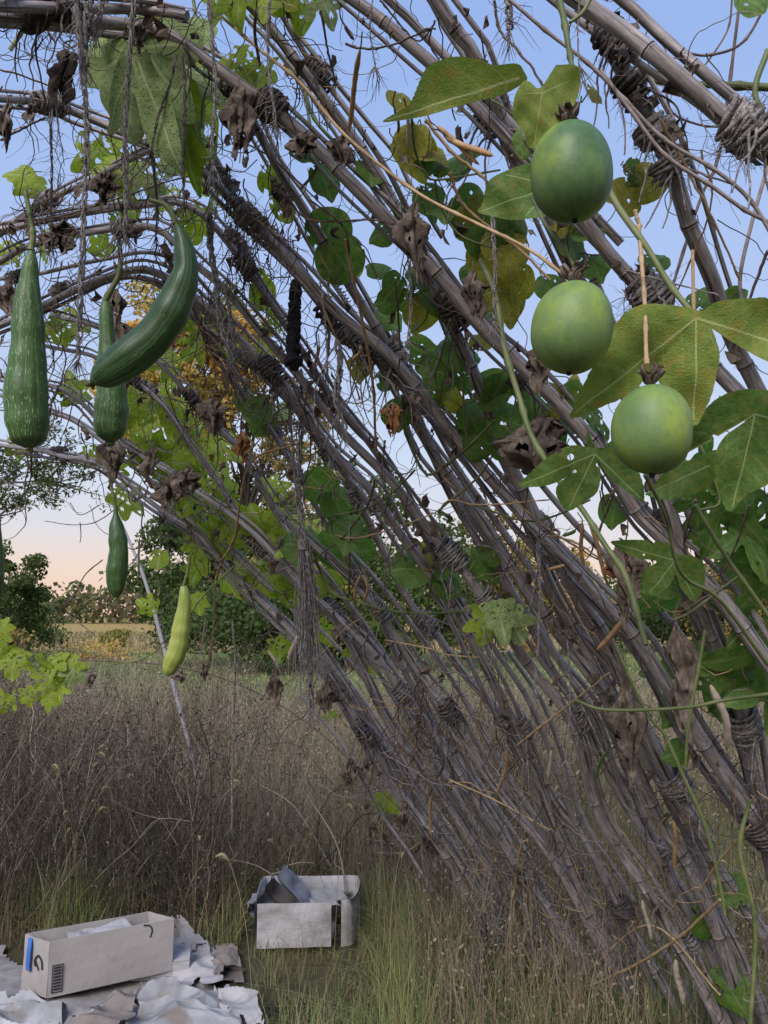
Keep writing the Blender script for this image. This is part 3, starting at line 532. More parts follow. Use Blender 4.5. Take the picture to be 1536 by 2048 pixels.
def crumple_bud(parent, O, size, name='dried_flower'):
    mb = MB()
    for s in range(7):
        a = s*.9; d = unit([math.cos(a)*.6, math.sin(a)*.6, .8]); e = unit(np.cross(d, [0, 0, 1])); P = [O+d*size*q+rng.normal(0, size*.08, 3) for q in (0, .35, .7, 1.0)]
        ribbon(mb, catmull(P, 8), np.array([.3,.5,.6,.55,.5,.4,.3,.1])*size, e)
        P2 = [p+e*size*.1*math.sin(i*2) for i, p in enumerate(P)]; tube(mb, catmull(P2, 8), size*.09, 5)
    return mb.build(name, M['dead'], parent)
def passion_fruit(cx, cy, wpx, hpx, tilt, D, m, label, seed):
    a = math.radians(tilt); dx, dy = math.sin(a), math.cos(a); A = at(cx-dx*hpx/2, cy-dy*hpx/2, D); B = at(cx+dx*hpx/2, cy+dy*hpx/2, D-.012)
    R = wpx/2*D/FPX; wpx *= .95; hpx *= .96; root = empty('passion_fruit', tuple(A), label, 'fruit', 'green passion fruits hanging on the right'); mb = MB()
    t = np.linspace(0, 1, 60); r = R*(1-np.abs(2*t-1.0)**2.35)**.5*(1+.035*np.sin(t*math.pi-.6)); r[0] = .002; r[-1] = 0.0015
    revolve(mb, A, B, list(zip(t, r)), wob=.01); mb.build('fruit_body', M[m], root)
    kb = MB(); T = unit(A-B); tube(kb, [B-T*-.001, B-T*.0025], [.0035, .002], 8); kb.build('blossom_scar', M['black'], root)
    crumple_bud(root, A+T*.001, .022, 'dried_calyx'); return root
passion_fruit(1143,346,156,190,4,.80,'fruit','dark green oval passion fruit, highest of the three hanging on the right',1)
passion_fruit(1144,656,154,180,-4,.80,'fruit2','green passion fruit with a yellowish shoulder, the middle one of three in height',2)
passion_fruit(1304,861,151,180,0,.79,'fruit2','pale green passion fruit hanging lowest, below the big three lobed leaf',3)

def gourd(pts, wpx, D, m, label, stempts, prof=None, tipflower=True, group='long gourds hanging from the trellis', name='gourd'):
    n = 50; px = catmull(pts, n); DD = np.linspace(D, D-.02, n); P = np.array([0, 0, CAMZ])+rays(px)*DD[:,None]; t = np.linspace(0, 1, n)
    if prof is None: prof = [(0,.10),(.02,.2),(.08,.36),(.25,.58),(.5,.82),(.75,.98),(.88,1),(.95,.82),(.985,.5),(1,.12)]
    a, b = np.array(prof).T; r = np.interp(t, a, b); r = np.convolve(np.pad(r, 1, 'edge'), [.25,.5,.25], 'valid'); r = r*wpx/2*D/FPX*(1+.035*np.sin(t*17+wpx)+.02*np.sin(t*41+wpx*2)); P = P+np.stack([np.sin(t*11+wpx)*.0025, 0*t, 0*t], 1)
    root = empty(name, tuple(P[0]), label, 'gourd', group); mb = MB(); 
    tube(mb, P, r, 32); gv_ = mb.V[0]; gn_ = np.array([mn.noise(Vector(q*28)) for q in gv_]); th_ = np.tile(np.arange(32)/32*2*math.pi, 50); gc_ = np.repeat(P, 32, 0); mb.V[0] = gc_+(gv_-gc_)*(1+.05*gn_+.018*np.cos(th_*9))[:,None]; o = mb.build('gourd_body', M[m], root)
    # gentle ribs
    co = np.empty(len(o.data.vertices)*3); 
    stem(root, stempts+[pts[0]], 9 if D < 2.5 else 6, 13 if D < 2.5 else 7, 'greenstem', D, name='stalk')
    if tipflower:
        fb = MB(); E_ = P[-1]; T = unit(P[-1]-P[-3])
        for s in range(6): d = unit(T*.8+rng.normal(0, .5, 3)); tube(fb, [E_-T*.004, E_+d*.008, E_+d*.014], [.005, .005, .002], 6)
        fb.build('blossom_end', M['greenstem'], root)
    return root
gourd([(62,500),(60,560),(55,650),(53,760),(57,860),(58,895)], 84, 1.85, 'gourd', 'long straight green gourd hanging furthest left of the large ones, flecked with pale dashes', [(50,380),(60,430),(66,470)])
gourd([(209,604),(212,640),(218,700),(222,790),(222,850),(220,884)], 64, 2.1, 'gourd', 'green striped gourd hanging behind the bent one, its tip showing below', [(238,470),(240,540),(222,580)], [(0,.2),(.04,.36),(.1,.42),(.3,.5),(.5,.8),(.75,.98),(.88,1),(.95,.82),(.985,.5),(1,.12)])
gourd([(351,448),(364,490),(372,545),(355,600),(320,655),(270,705),(225,740),(186,765)], 76, 1.5, 'gourd_dark', 'dark green gourd bent like a boomerang, hanging in front of the straight one', [(300,400),(330,410),(345,430)], [(0,.10),(.03,.25),(.12,.5),(.3,.78),(.5,.95),(.7,1),(.85,.95),(.94,.72),(.985,.4),(1,.12)])
gourd([(230,1010),(234,1050),(236,1100),(234,1150),(232,1196)], 40, 2.9, 'gourd_dark', 'small dark green ribbed gourd with a thin neck hanging below the others', [(215,930),(222,970)], [(0,.16),(.1,.25),(.2,.62),(.35,.86),(.6,1),(.8,.98),(.93,.75),(1,.15)])
gourd([(367,1172),(368,1220),(361,1270),(350,1310),(335,1352)], 38, 2.8, 'gourd_yellow', 'yellow green gourd hanging over the weeds, the palest one', [(380,1110),(375,1145)], [(0,.3),(.06,.5),(.25,.75),(.5,.95),(.7,1),(.85,.96),(.95,.7),(1,.2)], False)
gourd([(-8,1010),(-4,1080),(-6,1140),(-8,1200)], 26, 2.9, 'gourd_dark', 'dark gourd cut off by the left edge of the photo beside the pink sky', [(-12,930)])
gourd([(468,1105),(474,1125),(484,1150),(490,1160)], 24, 3.2, 'gourd_yellow', 'tiny yellow gourd among the leaves above the palest long gourd', [(455,1080)], None, False)
sg = empty('shrivelled_gourd', tuple(at(590,570,2.0)), 'black shrivelled gourd hanging in front of the canes', 'gourd'); mb = MB()
px = catmull([(592,560),(590,600),(588,650),(586,700),(590,738)], 40); P = np.array([0,0,CAMZ])+rays(px)*1.93; r = np.interp(np.linspace(0,1,40),[0,.1,.5,.8,.92,1],[8,12,13,14,19,8])*1.93/FPX
r = r*(1+.10*np.sin(np.arange(40)*1.3)+rng.normal(0,.05,40)); tube(mb, P+rng.normal(0,.001,P.shape), r, 14)
mb.V[0] = mb.V[0]+rng.normal(0,.0016,mb.V[0].shape); mb.build('gourd_body', M['black'], sg); stem(sg, [(585,480),(590,520),(592,562)], 3, 5, 'twig', 1.93, name='stalk')

bv = empty('bean_vine', tuple(at(880, 640, 1.9)), 'green bean vine with leaflets in threes climbing through the middle of the canes', 'vine')
# gourd vine (upper left and beyond the canes)
gv = empty('gourd_vine', tuple(at(330, 250, 2.0)), 'yellow green gourd vine with hole eaten lobed leaves over the left of the trellis', 'vine')
traced_leaf(gv, [(262,72),(225,120),(205,160),(190,210),(178,235),(205,245),(240,215),(258,180),(268,200),(275,240),(290,290),(310,310),(335,330),(350,345),(352,300),(345,240),(330,180),(310,140),(300,110),(285,85)], (272,110), [(182,238),(348,338)], 1.45, 'leafpale', (.2,.1), 31, .12, .3)
traced_leaf(gv, [(300,90),(340,110),(372,150),(398,175),(400,220),(380,260),(400,300),(385,330),(370,380),(355,330),(345,250),(330,190),(310,140)], (345,170), [(370,376),(398,220)], 1.6, 'leafgourd', (.3,.1), 33, .45, .2)
put_leaf(gv, 285, 95, 185, -112, 'gourd', 'leafpale', D=1.52, holes=.25, seed=12, tilt=.35, curl=.5); put_leaf(gv, 320, 110, 200, -72, 'gourd', 'leafpale', D=1.62, holes=.5, seed=14, tilt=.35, curl=.5)
put_leaf(gv, 350, 160, 150, -60, 'gourd', 'leafgourd', D=1.72, holes=.8, seed=15, tilt=.35, curl=.4)
stem(gv, [(275,-20),(262,30),(258,70),(272,110)], 5, 6, 'greenstem', 1.5, name='petiole'); stem(gv, [(20,100),(50,55),(60,50)], 9, 9, 'greenstem', 1.6)
stem(gv, [(385,-10),(400,60),(440,110),(470,150)], 7, 6, 'greenstem', 1.7); stem(gv, [(410,0),(440,30),(520,100),(600,165),(680,260),(760,330),(850,395),(960,450),(1060,500),(1140,560)], 6, 7, 'tan', (1.5,1.15), name='stem')
stem(gv, [(500,30),(560,90),(605,170),(625,230),(660,275),(760,370),(830,440)], 7, 8, 'greenstem', (1.7,1.6)); stem(gv, [(520,60),(600,170),(620,250),(635,330),(600,380)], 6, 6, 'greenstem', 1.65)
stem(gv, [(0,1310),(150,1300),(240,1325),(300,1310),(340,1270),(380,1240)], 2.4, 3, 'greenstem', 3.0); stem(gv, [(160,1340),(250,1325),(300,1310),(350,1275),(400,1200),(470,1130)], 2.5, 3.5, 'greenstem', 3.0); stem(gv, [(0,1350),(60,1330),(90,1350),(140,1340)], 2.5, 2.5, 'greenstem', 2.9)
stem(gv, [(250,800),(300,860),(360,930),(430,980),(500,1020)], 4, 4, 'greenstem', 3.3)
GL = [(440,-20,110,-50),(478,-30,110,-100),(600,-30,140,-85),(560,-20,110,-120),(640,-10,100,-60),(480,120,90,-60),(520,150,100,-100),(540,330,90,-80,'narrow'),(555,390,80,-60,'narrow'),(65,372,90,110),(50,350,60,180),(200,300,120,-90),(235,345,110,-60),(290,330,110,-70),(330,390,80,-120),(255,330,100,200),
 (85,500,90,120),(25,505,60,170),(200,500,60,60),(140,640,90,210),(110,655,70,-60),(150,790,70,100),(440,600,110,-80),(410,640,100,-110),(450,680,90,-60),(395,690,70,-130),(510,540,80,-70,'narrow'),(520,560,90,-75,'narrow'),(550,650,60,60),(525,690,50,-60),(520,790,60,120),(560,820,60,60),
 (300,820,90,110),(345,840,90,60),(270,870,80,200),(385,900,90,80),(300,900,100,-60),(250,990,90,-40),(275,1000,100,-80),(350,950,90,0),(370,1020,90,90),(430,960,90,60),(340,1060,90,-70),(320,1100,60,-90,'narrow'),(400,1080,90,-30),(400,1130,70,-110),(450,1100,90,20),(460,1060,90,80),
 (530,1060,90,120),(540,1100,90,-20),(600,1110,90,60),(650,1100,80,100),(590,1180,90,-110),(570,1160,80,-60),(470,1180,90,-100),(450,1160,70,-60),(500,1150,80,-20),(395,1200,50,-80),(430,1190,60,-130),(300,1215,50,150),(660,1160,70,-60),(620,1180,60,30),(480,1000,80,60),(360,970,80,140),
 (230,930,60,-110),(180,905,50,-80),(125,905,50,-120),(160,920,50,-50),(40,895,50,200),(5,1255,60,-60),(0,1310,70,-40),(30,1315,80,-90),(55,1330,60,-120),(80,1325,70,-60),(110,1320,70,-100),(135,1330,70,-60),(150,1340,60,-100),(60,1390,50,-150),(100,1395,60,200),(25,1400,60,210),(5,1405,60,160),(120,1370,60,-90),(95,1350,60,-110),
 (400,330,90,-80),(390,440,90,-100),(425,400,60,-90),(760,1240,40,-80),(580,1270,50,-70),(560,1290,60,-90),(640,1260,60,-50),(700,1300,40,-80),(660,1430,35,-90),(770,1600,50,-100),(790,1610,45,-60),(470,900,60,60),(240,430,80,30),(340,720,80,200),(320,800,70,140),(740,1330,35,-70),(590,1090,70,200),(700,500,90,-60,'narrow')]
for i, g in enumerate(GL):
    if i % 4 == 2 and 700 < g[1] < 1230: continue
    x, y, s, r = g[:4]; kd = g[4] if len(g) > 4 else 'gourd'; low = y > 1230 and x < 200
    put_leaf(gv, x, y, s*(.60 if low else .66), r, kd, 'leafpale' if i % 9 == 4 else 'leafgourd', D=2.9 if low else None, off=.02 if y < 300 else .12, holes=.8 if i % 3 else .3, tilt=.9, curl=.45)
gv2 = empty('gourd_vine', tuple(at(400, 960, 3.2)), 'mass of small backlit lobed leaves on a vine beyond the canes at centre left', 'vine')
stem(gv2, [(230,830),(330,900),(420,960),(520,1060),(620,1130)], 3, 3, 'greenstem', off=.18)
for q_ in range(34):
    t_ = rng.uniform(0, 1); put_leaf(gv2, 230+390*t_+rng.normal(0, 35), 800+330*t_+rng.normal(0, 60), rng.uniform(38, 66), rng.uniform(-150, 150), 'gourd', 'leafgourd', off=.16, holes=.6, tilt=.9, curl=.45, seed=q_+200, stem=False)
for q_ in range(26): put_leaf(pv, rng.uniform(1330, 1560), rng.uniform(880, 1420), rng.uniform(55, 105), rng.uniform(-140, 20), rng.choice(['passion', 'bean']), 'leafbean', off=.12, holes=.3, tilt=.7, seed=q_+300)
for q_ in range(14): put_leaf(bv, rng.uniform(740, 1050), rng.uniform(520, 900), rng.uniform(40, 62), rng.uniform(-140, 20), 'bean', 'leafbean', off=.10, holes=.3, tilt=.8, seed=q_+400)
put_leaf(gv, 1000, 1225, 62, -80, 'gourd', 'leafpale', off=-.15, holes=.5, tilt=.5); put_leaf(gv, 1020, 1240, 60, -60, 'gourd', 'leafpale', off=-.12, tilt=.5); put_leaf(gv, 975, 1240, 60, -100, 'gourd', 'leafgourd', off=-.13)
for c in [(570,130,600,200,1.7,7,5),(640,240,670,262,1.7,6,4),(645,530,700,605,1.8,12,5),(535,520,545,560,2.0,8,3),(265,1000,300,985,3,5,5)]: coil(gv, *c)

# bean vine in the middle
BL = [(870,340,70,110),(895,350,70,60),(905,330,60,20),(850,380,70,-60),(920,400,90,-30),(940,420,90,-60),(890,410,70,-100),(1010,440,90,-60),(1000,430,80,-110),(960,460,70,-80),(780,455,60,200),(650,500,90,70,'narrow'),(655,480,100,-60,'narrow'),(800,190,60,-80),(900,190,70,100),
 (770,545,50,150),(800,560,60,-120),(830,560,60,40),(850,580,70,10),(820,590,60,-100),(870,600,60,-60),(850,610,70,-110),(790,600,50,190),(900,700,60,120),(905,690,60,-80),(925,705,60,20),(915,750,80,175,'narrow'),(930,740,60,80),(880,800,60,150),(890,810,60,60),(930,820,70,-40),(935,850,80,-30),(960,780,80,0),
 (985,800,70,60),(990,830,80,-20),(980,890,80,150),(1000,880,80,-30),(960,690,60,60),(800,810,70,-90),(660,985,80,150),(665,990,70,-60),(700,1040,80,-100),(690,1050,60,-50),(640,1095,80,170,'narrow'),(640,1095,110,-8,'narrow'),(865,1130,60,100),(868,1135,60,30),(860,1140,80,175,'narrow'),(880,1150,70,-40),(975,1145,60,120),(985,1150,50,40),(975,1120,50,60),
 (820,280,90,-70),(830,260,80,-110),(845,300,70,-30),(1010,470,100,-80),(1000,560,100,-70),(980,500,80,-110),(1030,540,80,-90),(1140,470,70,-80),(1160,450,60,-40),(720,720,50,-90),(470,790,60,-20,'narrow'),(540,830,60,160,'narrow'),(500,835,60,-20,'narrow'),(1130,780,60,-60),(1060,800,60,-80),(1100,820,70,-90),(1180,520,60,-60),(1130,420,60,-100),(740,330,60,-80),(600,300,60,-40),(640,340,70,-60),(1090,560,60,-60)]
for i, g in enumerate(BL):
    x, y, s, r = g[:4]; kd = g[4] if len(g) > 4 else 'bean'; yel = (i % 8 == 5) or (x, y) in ((820,280),(830,260),(845,300),(1010,470),(1000,560),(980,500),(1030,540))
    put_leaf(bv, x, y, s*.95, r, kd, 'leafyellow' if yel else 'leafbean', off=.05, holes=.2, tilt=.8, curl=.35)
for p, a, b in [([(822,220),(830,300),(850,345),(870,360),(940,350),(1000,340)],5,4),([(870,360),(880,410),(920,470),(1000,500)],5,4),([(830,660),(850,640),(860,600),(855,560)],4,3),([(925,745),(930,850),(940,900)],5,4),([(805,790),(810,860),(845,940),(870,945),(930,900),(990,840)],7,5),([(620,1090),(660,1180),(720,1205),(790,1223),(880,1226),(1000,1215),(1060,1215)],5,5),([(865,1145),(855,1220)],4,4),([(985,1160),(988,1215)],5,5),([(700,1060),(698,1190)],4,5),
    ([(760,390),(850,500),(830,560)],4,4),([(900,640),(880,720),(870,760),(900,800)],4,3),([(1000,880),(960,950),(880,1020),(900,1030)],4,5),([(830,940),(780,990),(720,1020),(600,1040),(560,1030)],4,3),([(950,1010),(1040,1040),(1100,1035),(1180,1000)],5,4),([(940,180),(1000,210),(1060,260)],4,4)]: stem(bv, p, a, b, 'greenstem', off=-.05)

# dry vines and tendrils
dv = empty('dried_vine', tuple(at(650, 1000, 2.2)), 'tangle of brown leafless vine stems looped over the middle canes', 'vine')
TR = [([(600,1030),(650,1060),(720,1075),(860,1030),(900,1000),(960,1010),(1100,1000)],3.5,'tan'),([(750,960),(735,1010),(690,1070),(640,1110),(620,1130)],4.5,'twig'),([(430,1180),(440,1130),(470,1070),(490,950),(520,910),(590,890)],5,'tan'),([(410,1360),(425,1280),(430,1180)],4,'tan'),
 ([(640,20),(660,120),(670,160)],5,'twig'),([(760,0),(830,80),(860,60),(830,70)],4,'twig'),([(690,88),(730,98),(790,88),(850,60),(872,58)],5,'twig'),([(870,40),(860,90),(905,160),(910,200)],4,'twig'),([(690,480),(720,620),(745,760),(752,900)],7,'tan'),([(640,600),(700,740),(720,800)],5,'tan'),
 ([(900,345),(920,400),(960,440),(1040,500),(1100,560)],7,'tan'),([(850,240),(900,300),(960,350),(1030,420)],7,'tan'),([(520,1410),(640,1310),(700,1250),(760,1220)],3,'tan'),([(770,1280),(850,1295),(900,1310),(960,1315)],3.5,'tan'),([(1080,900),(1060,960),(1040,1060),(1000,1180),(990,1290)],3.5,'twig'),
 ([(1440,1990),(1300,1850),(1150,1960),(1000,1990)],4,'tan'),([(1440,1800),(1350,1880),(1250,1940),(1130,1985),(1080,1960),(1030,1830),(1040,1700),(1055,1680)],6,'tan'),([(1035,1490),(1150,1400),(1220,1345)],5,'tan'),([(1500,1650),(1440,1720),(1400,1780)],5,'tan'),([(900,1560),(990,1600),(1100,1660)],4,'tan'),
 ([(250,1000),(200,1040),(150,1050),(90,1042)],2.2,'twig'),([(200,1010),(160,1030),(140,1005)],2,'twig'),([(205,1120),(170,1150),(150,1190),(130,1220),(190,1270)],2.5,'twig'),([(160,1045),(162,1070),(160,1085)],2,'twig'),([(0,280),(60,250),(90,235)],5,'twig'),([(0,140),(40,150),(150,190)],4,'tan'),
 ([(560,380),(620,440),(740,440),(800,450)],5,'twig'),([(620,400),(690,460),(700,560)],4,'twig'),([(1090,1070),(1160,1090),(1250,1160),(1300,1215)],5,'tan'),([(1030,1000),(1100,1060),(1280,1170)],4,'tan'),([(1210,1010),(1230,980),(1180,1110)],5,'twig'),([(990,0),(1000,60),(1060,130),(1100,200)],6,'greystem'),([(960,60),(980,200),(970,300)],3,'twig'),
 ([(150,1320),(330,1330),(480,1370),(620,1450),(740,1560),(860,1680)],3.2,'twig'),([(0,1560),(120,1590),(200,1640),(280,1680),(340,1720),(400,1800)],4,'twig'),([(0,820),(60,830),(110,870)],3,'twig'),([(480,280),(560,330),(700,470),(760,560)],3.5,'twig'),([(30,440),(130,430),(330,365),(400,350)],4,'twig'),([(580,760),(620,860),(610,960),(560,1010)],4,'twig'),
 ([(790,560),(800,700),(790,800)],4,'twig'),([(1390,1000),(1370,1100),(1440,1150),(1500,1010)],5,'twig'),([(1250,540),(1320,560),(1440,590)],4,'greystem'),([(1536,500),(1490,620),(1460,700)],7,'greystem'),([(1210,1010),(1205,960),(1240,900)],4,'twig'),([(1320,240),(1370,330),(1440,470),(1480,560)],6,'tan'),([(1400,300),(1420,420),(1300,700)],4,'tan')]
for p, wd, m in TR: stem(dv, p, wd, wd*.7, m, off=-.07, wob=.0006)
# short coiling dead tendrils nobody could count
TM = {'twig': MB(), 'tan': MB(), 'greystem': MB()}
ok = (ALLPX[:,0] > -40) & (ALLPX[:,0] < 1570) & (ALLPX[:,1] < 2060); idx = np.where(ok)[0]
idl = idx[(ALLPX[idx,0] < 620) & (ALLPX[idx,1] < 900)]; idb = idx[(ALLPX[idx,1] > 1350)]
for s in range(1650):
    i = random.choice(idx if s < 900 else (idl if s < 1400 else idb)); x, y = ALLPX[i]+rng.normal(0, 18, 2); a = random.choice([1.57, 1.57, .9, .9, 2.2, random.uniform(0, 6.28)])+random.gauss(0, .3); n = random.randint(7, 18); stp = random.uniform(7, 16)
    pts = []; cv = random.gauss(0, .12)
    for j in range(n): pts.append((x, y)); x += math.cos(a)*stp; y += math.sin(a)*stp; a += cv+random.gauss(0, .28)
    P = vp(pts, random.uniform(-.09, .08)); D = proj(P)[:,2]
    kind = random.choice(['twig','twig','twig','greystem','greystem','tan']); mbx = TM[kind]; wd = random.uniform(1.2, 3.2)
    C = catmull(P, n*2); tube(mbx, C, np.linspace(wd, wd*.5, n*2)*D.mean()/FPX/2, 4, cap=False)
for k_, lb in (('twig','dark brown dead tendrils clinging all over the bamboo canes'),('tan','pale tan dry tendrils scattered among the bamboo canes'),('greystem','grey dead stalks and tendrils scattered among the bamboo canes')):
    tag(TM[k_].build('dry_tendrils', M[k_]), lb, 'tendrils', kind='stuff')

sc = MB()
for s in range(600):
    i = random.choice(idx); x, y = ALLPX[i]+rng.normal(0, 16, 2); P0 = vp([(x, y)], random.uniform(-.07, .05))[0]; z_ = random.uniform(.004, .016)*(.6+.3*proj(P0)[0][2])
    g = np.array([[rng.normal(0, .35), rng.normal(0, .35), -q*1.8] for q in (0, .5, 1)])*z_; e = unit(rng.normal(size=3)*[1, 1, .3])*z_*.6
    V = np.stack([P0+g-e+rng.normal(0, z_*.2, (3, 3)), P0+g+rng.normal(0, z_*.35, (3, 3)), P0+g+e+rng.normal(0, z_*.2, (3, 3))], 1).reshape(-1, 3); sc.add(V, [[0,1,4,3],[1,2,5,4],[3,4,7,6],[4,5,8,7]])
tag(sc.build('leaf_scraps', M['dead'], smooth=False), 'small scraps of dead leaf caught all over the bamboo canes', 'leaf scraps', kind='stuff')
# ------------------------------------------------------------------ crumpled dead leaves hanging on the canes
def dried_leaf(x, y, wpx, hpx, label, m='dead', off=-.10, D=None, seed=None):
    wpx *= .8; hpx *= .92
    seed = seed or int(x+y*3); rs = np.random.default_rng(seed); T = at(x, y-hpx/2, D) if D else vp([(x, y-hpx/2)], off)[0]; dd = proj(T)[0][2]; Wd = wpx*dd/FPX; Hh = hpx*dd/FPX
    mb = MB()
    for sh in range(2):
        nu, nv = 40, 26; u = np.linspace(0, 1, nu); v = np.linspace(0, 1, nv); Ug, Vg = np.meshgrid(u, v); ph = rs.uniform(0, 6, 6); sweep = rs.uniform(3.6, 5.6)
        ang = ph[0]+Ug*sweep; R = Wd*.46*(.08+.92*np.sin(np.clip(Vg, 0, 1)*2.75)**.8*(.7+.3*np.sin(Vg*9+ph[1])))
        pl = 1+.46*np.sin(Ug*25+ph[2]+Vg*1.2)+.22*np.sin(Ug*47+Vg*3+ph[3])+.10*np.sin(Vg*17+ph[4]+Ug*7)
        edge = .86+.22*np.sin(Ug*9+ph[5])+.08*np.sin(Ug*31+ph[1])
        X = np.cos(ang)*R*pl+Wd*.12*np.sin(Vg*5+ph[1]); Y = np.sin(ang)*R*pl*.8; Z = -Vg*Hh*edge*(1.12-.25*sh)+Wd*.03*np.sin(Ug*17+Vg*15+ph[4])
        V = np.stack([X, Y, Z], 2).reshape(-1, 3)+T+rs.normal(0, Wd*.012, (nu*nv, 3)); i = (np.arange(nv-1)[:,None]*nu+np.arange(nu-1)[None])
        rag = ~((np.sin(i % nu*1.1+ph[2])+np.sin(i//nu*.9+i % nu*.5+ph[0]) > 1.55) & (i//nu > nv*.45)); i = i[rag]
        mb.add(V, np.stack([i, i+1, i+nu+1, i+nu], 1))
    root = empty('dried_leaf', tuple(T), label, 'dead leaf', 'crumpled dead leaves hanging from the canes'); mb.build('blade', M[m], root)
    sb = MB(); P = catmull([T+np.array([rs.normal(0, .01), .01, Hh*.3]), T+rs.normal(0, .004, 3)+[0, 0, Hh*.12], T-np.array([0, 0, .005])], 8); tube(sb, P, .0016, 5); sb.build('leaf_stalk', M['twig'], root)
DL = [(130,150,60,110,'crumpled dead leaf with pointed tips hanging under the thick top left beam'),(15,248,50,90,'curled dead leaf at the left edge below the second cane'),(62,225,28,40,'small dark curled dead leaf stuck on the second cane at upper left'),(208,378,60,70,'dark crumpled dead leaf above the round fork of arches at upper left'),
 (478,240,80,140,'large pleated brown dead leaf hanging right of the pale wilting leaves'),(125,472,70,60,'dead leaf lump with a hole on the left arches above the straight gourd'),(828,475,75,150,'large folded brown dead leaf hanging at the crossing of two thick canes'),(685,300,60,60,'dark dead leaf behind the tan bean stem near the top'),(610,290,60,50,'blackish flat dead leaf against the sky near the top centre'),
 (1075,890,150,120,'widest dead leaf, a brown frilled sheet behind the thick cane'),(1080,730,60,100,'dark curled dead leaf beside the middle passion fruit'),(1250,1150,75,150,'brown dead leaf hanging behind the lower green three lobed leaf'),(1358,1340,70,190,'long hanging dead leaf between the two thick canes at right'),(1253,1440,70,190,'long brown dead leaf with a rusty tip on the lower right canes','dead'),
 (235,615,40,80,'dark dead leaf beside the neck of the striped gourd'),(240,680,50,90,'dark dead leaf behind the bent gourd'),(425,830,60,70,'dark dead leaf on the cane left of the bundle in the middle'),(485,890,34,56,'flat tan dead leaf on the cane at mid left','deadtan'),(340,980,60,66,'crumpled dead leaf on the lower bundle of left arches'),(225,915,60,90,'dead leaf mass below the striped gourd tip'),
 (302,925,40,60,'small dead leaf beside the leaf mass under the striped gourd'),(785,835,44,60,'rusty fibrous dead leaf in the middle of the canes','deadtan'),(550,1372,34,70,'blackish dead leaf hanging over the weeds at centre left'),(655,1390,40,60,'dark dead leaf on the low canes beside the hanging twine bundle'),(182,1358,22,30,'tiny black dead leaf hanging over the green field strip'),
 (358,1350,26,26,'small dark dead leaf at the tip of the yellow green gourd'),(700,1545,30,60,'dark dead leaf dangling over the weeds, the upper of two'),(740,1662,26,50,'dark dead leaf dangling over the weeds, the lower of two'),(805,1630,34,60,'dark dead leaf stuck on the lowest canes'),(408,1340,20,30,'small dead leaf beside the yellow green gourd over the weeds'),(945,590,60,100,'black dead leaf wrapped behind the lashing right of centre'),
 (1240,1120,60,60,'tan dead leaf just below the pair of tan pods','deadtan'),(560,1085,16,24,'small black dead leaf against the green leaves at centre left'),(375,960,60,50,'brown dead leaf beside the lashing at mid left'),(20,590,50,70,'dead leaf clump at the left edge behind the straight gourd'),(270,70,60,60,'dead leaf hanging by the frayed twine at top left')]
for a in DL: dried_leaf(a[0], a[1], a[2], a[3], a[4], a[5] if len(a) > 5 else 'dead', D=2.7 if (a[1] > 1300 and a[0] < 600) else None)

# ------------------------------------------------------------------ bean pods
def pod(x0, y0, x1, y1, wpx, label, m='pod', bend=6, off=-.12, D=None):
    mid = ((x0+x1)/2+bend, (y0+y1)/2); px = catmull([(x0, y0), mid, (x1, y1)], 26); px = px+np.stack([np.sin(np.linspace(0, 5, 26)+x0)*wpx*.25, np.zeros(26)], 1); P = (np.array([0, 0, CAMZ])+rays(px)*D) if D else vp(px, off).copy()
    dd = proj(P)[:,2].mean(); base = P[0]; t = np.linspace(0, 1, 26); wpx *= .8; r = wpx/2*dd/FPX*np.interp(t, [0,.06,.15,.85,.95,1], [.25,.7,1,1,.6,.1])*(1+.07*np.sin(t*42))
    root = empty('bean_pod', tuple(P[0]), label, 'bean pod', 'dry bean pods on the vines'); mb = MB(); tube(mb, P, r, 10); mb.build('pod_shell', M[m], root)
    sb = MB(); up = unit(P[0]-P[2]); tube(sb, catmull([P[0]+up*.025+rng.normal(0, .004, 3), P[0]+up*.01, P[0]], 6), .0013, 5); sb.build('pod_stalk', M['twig'], root)
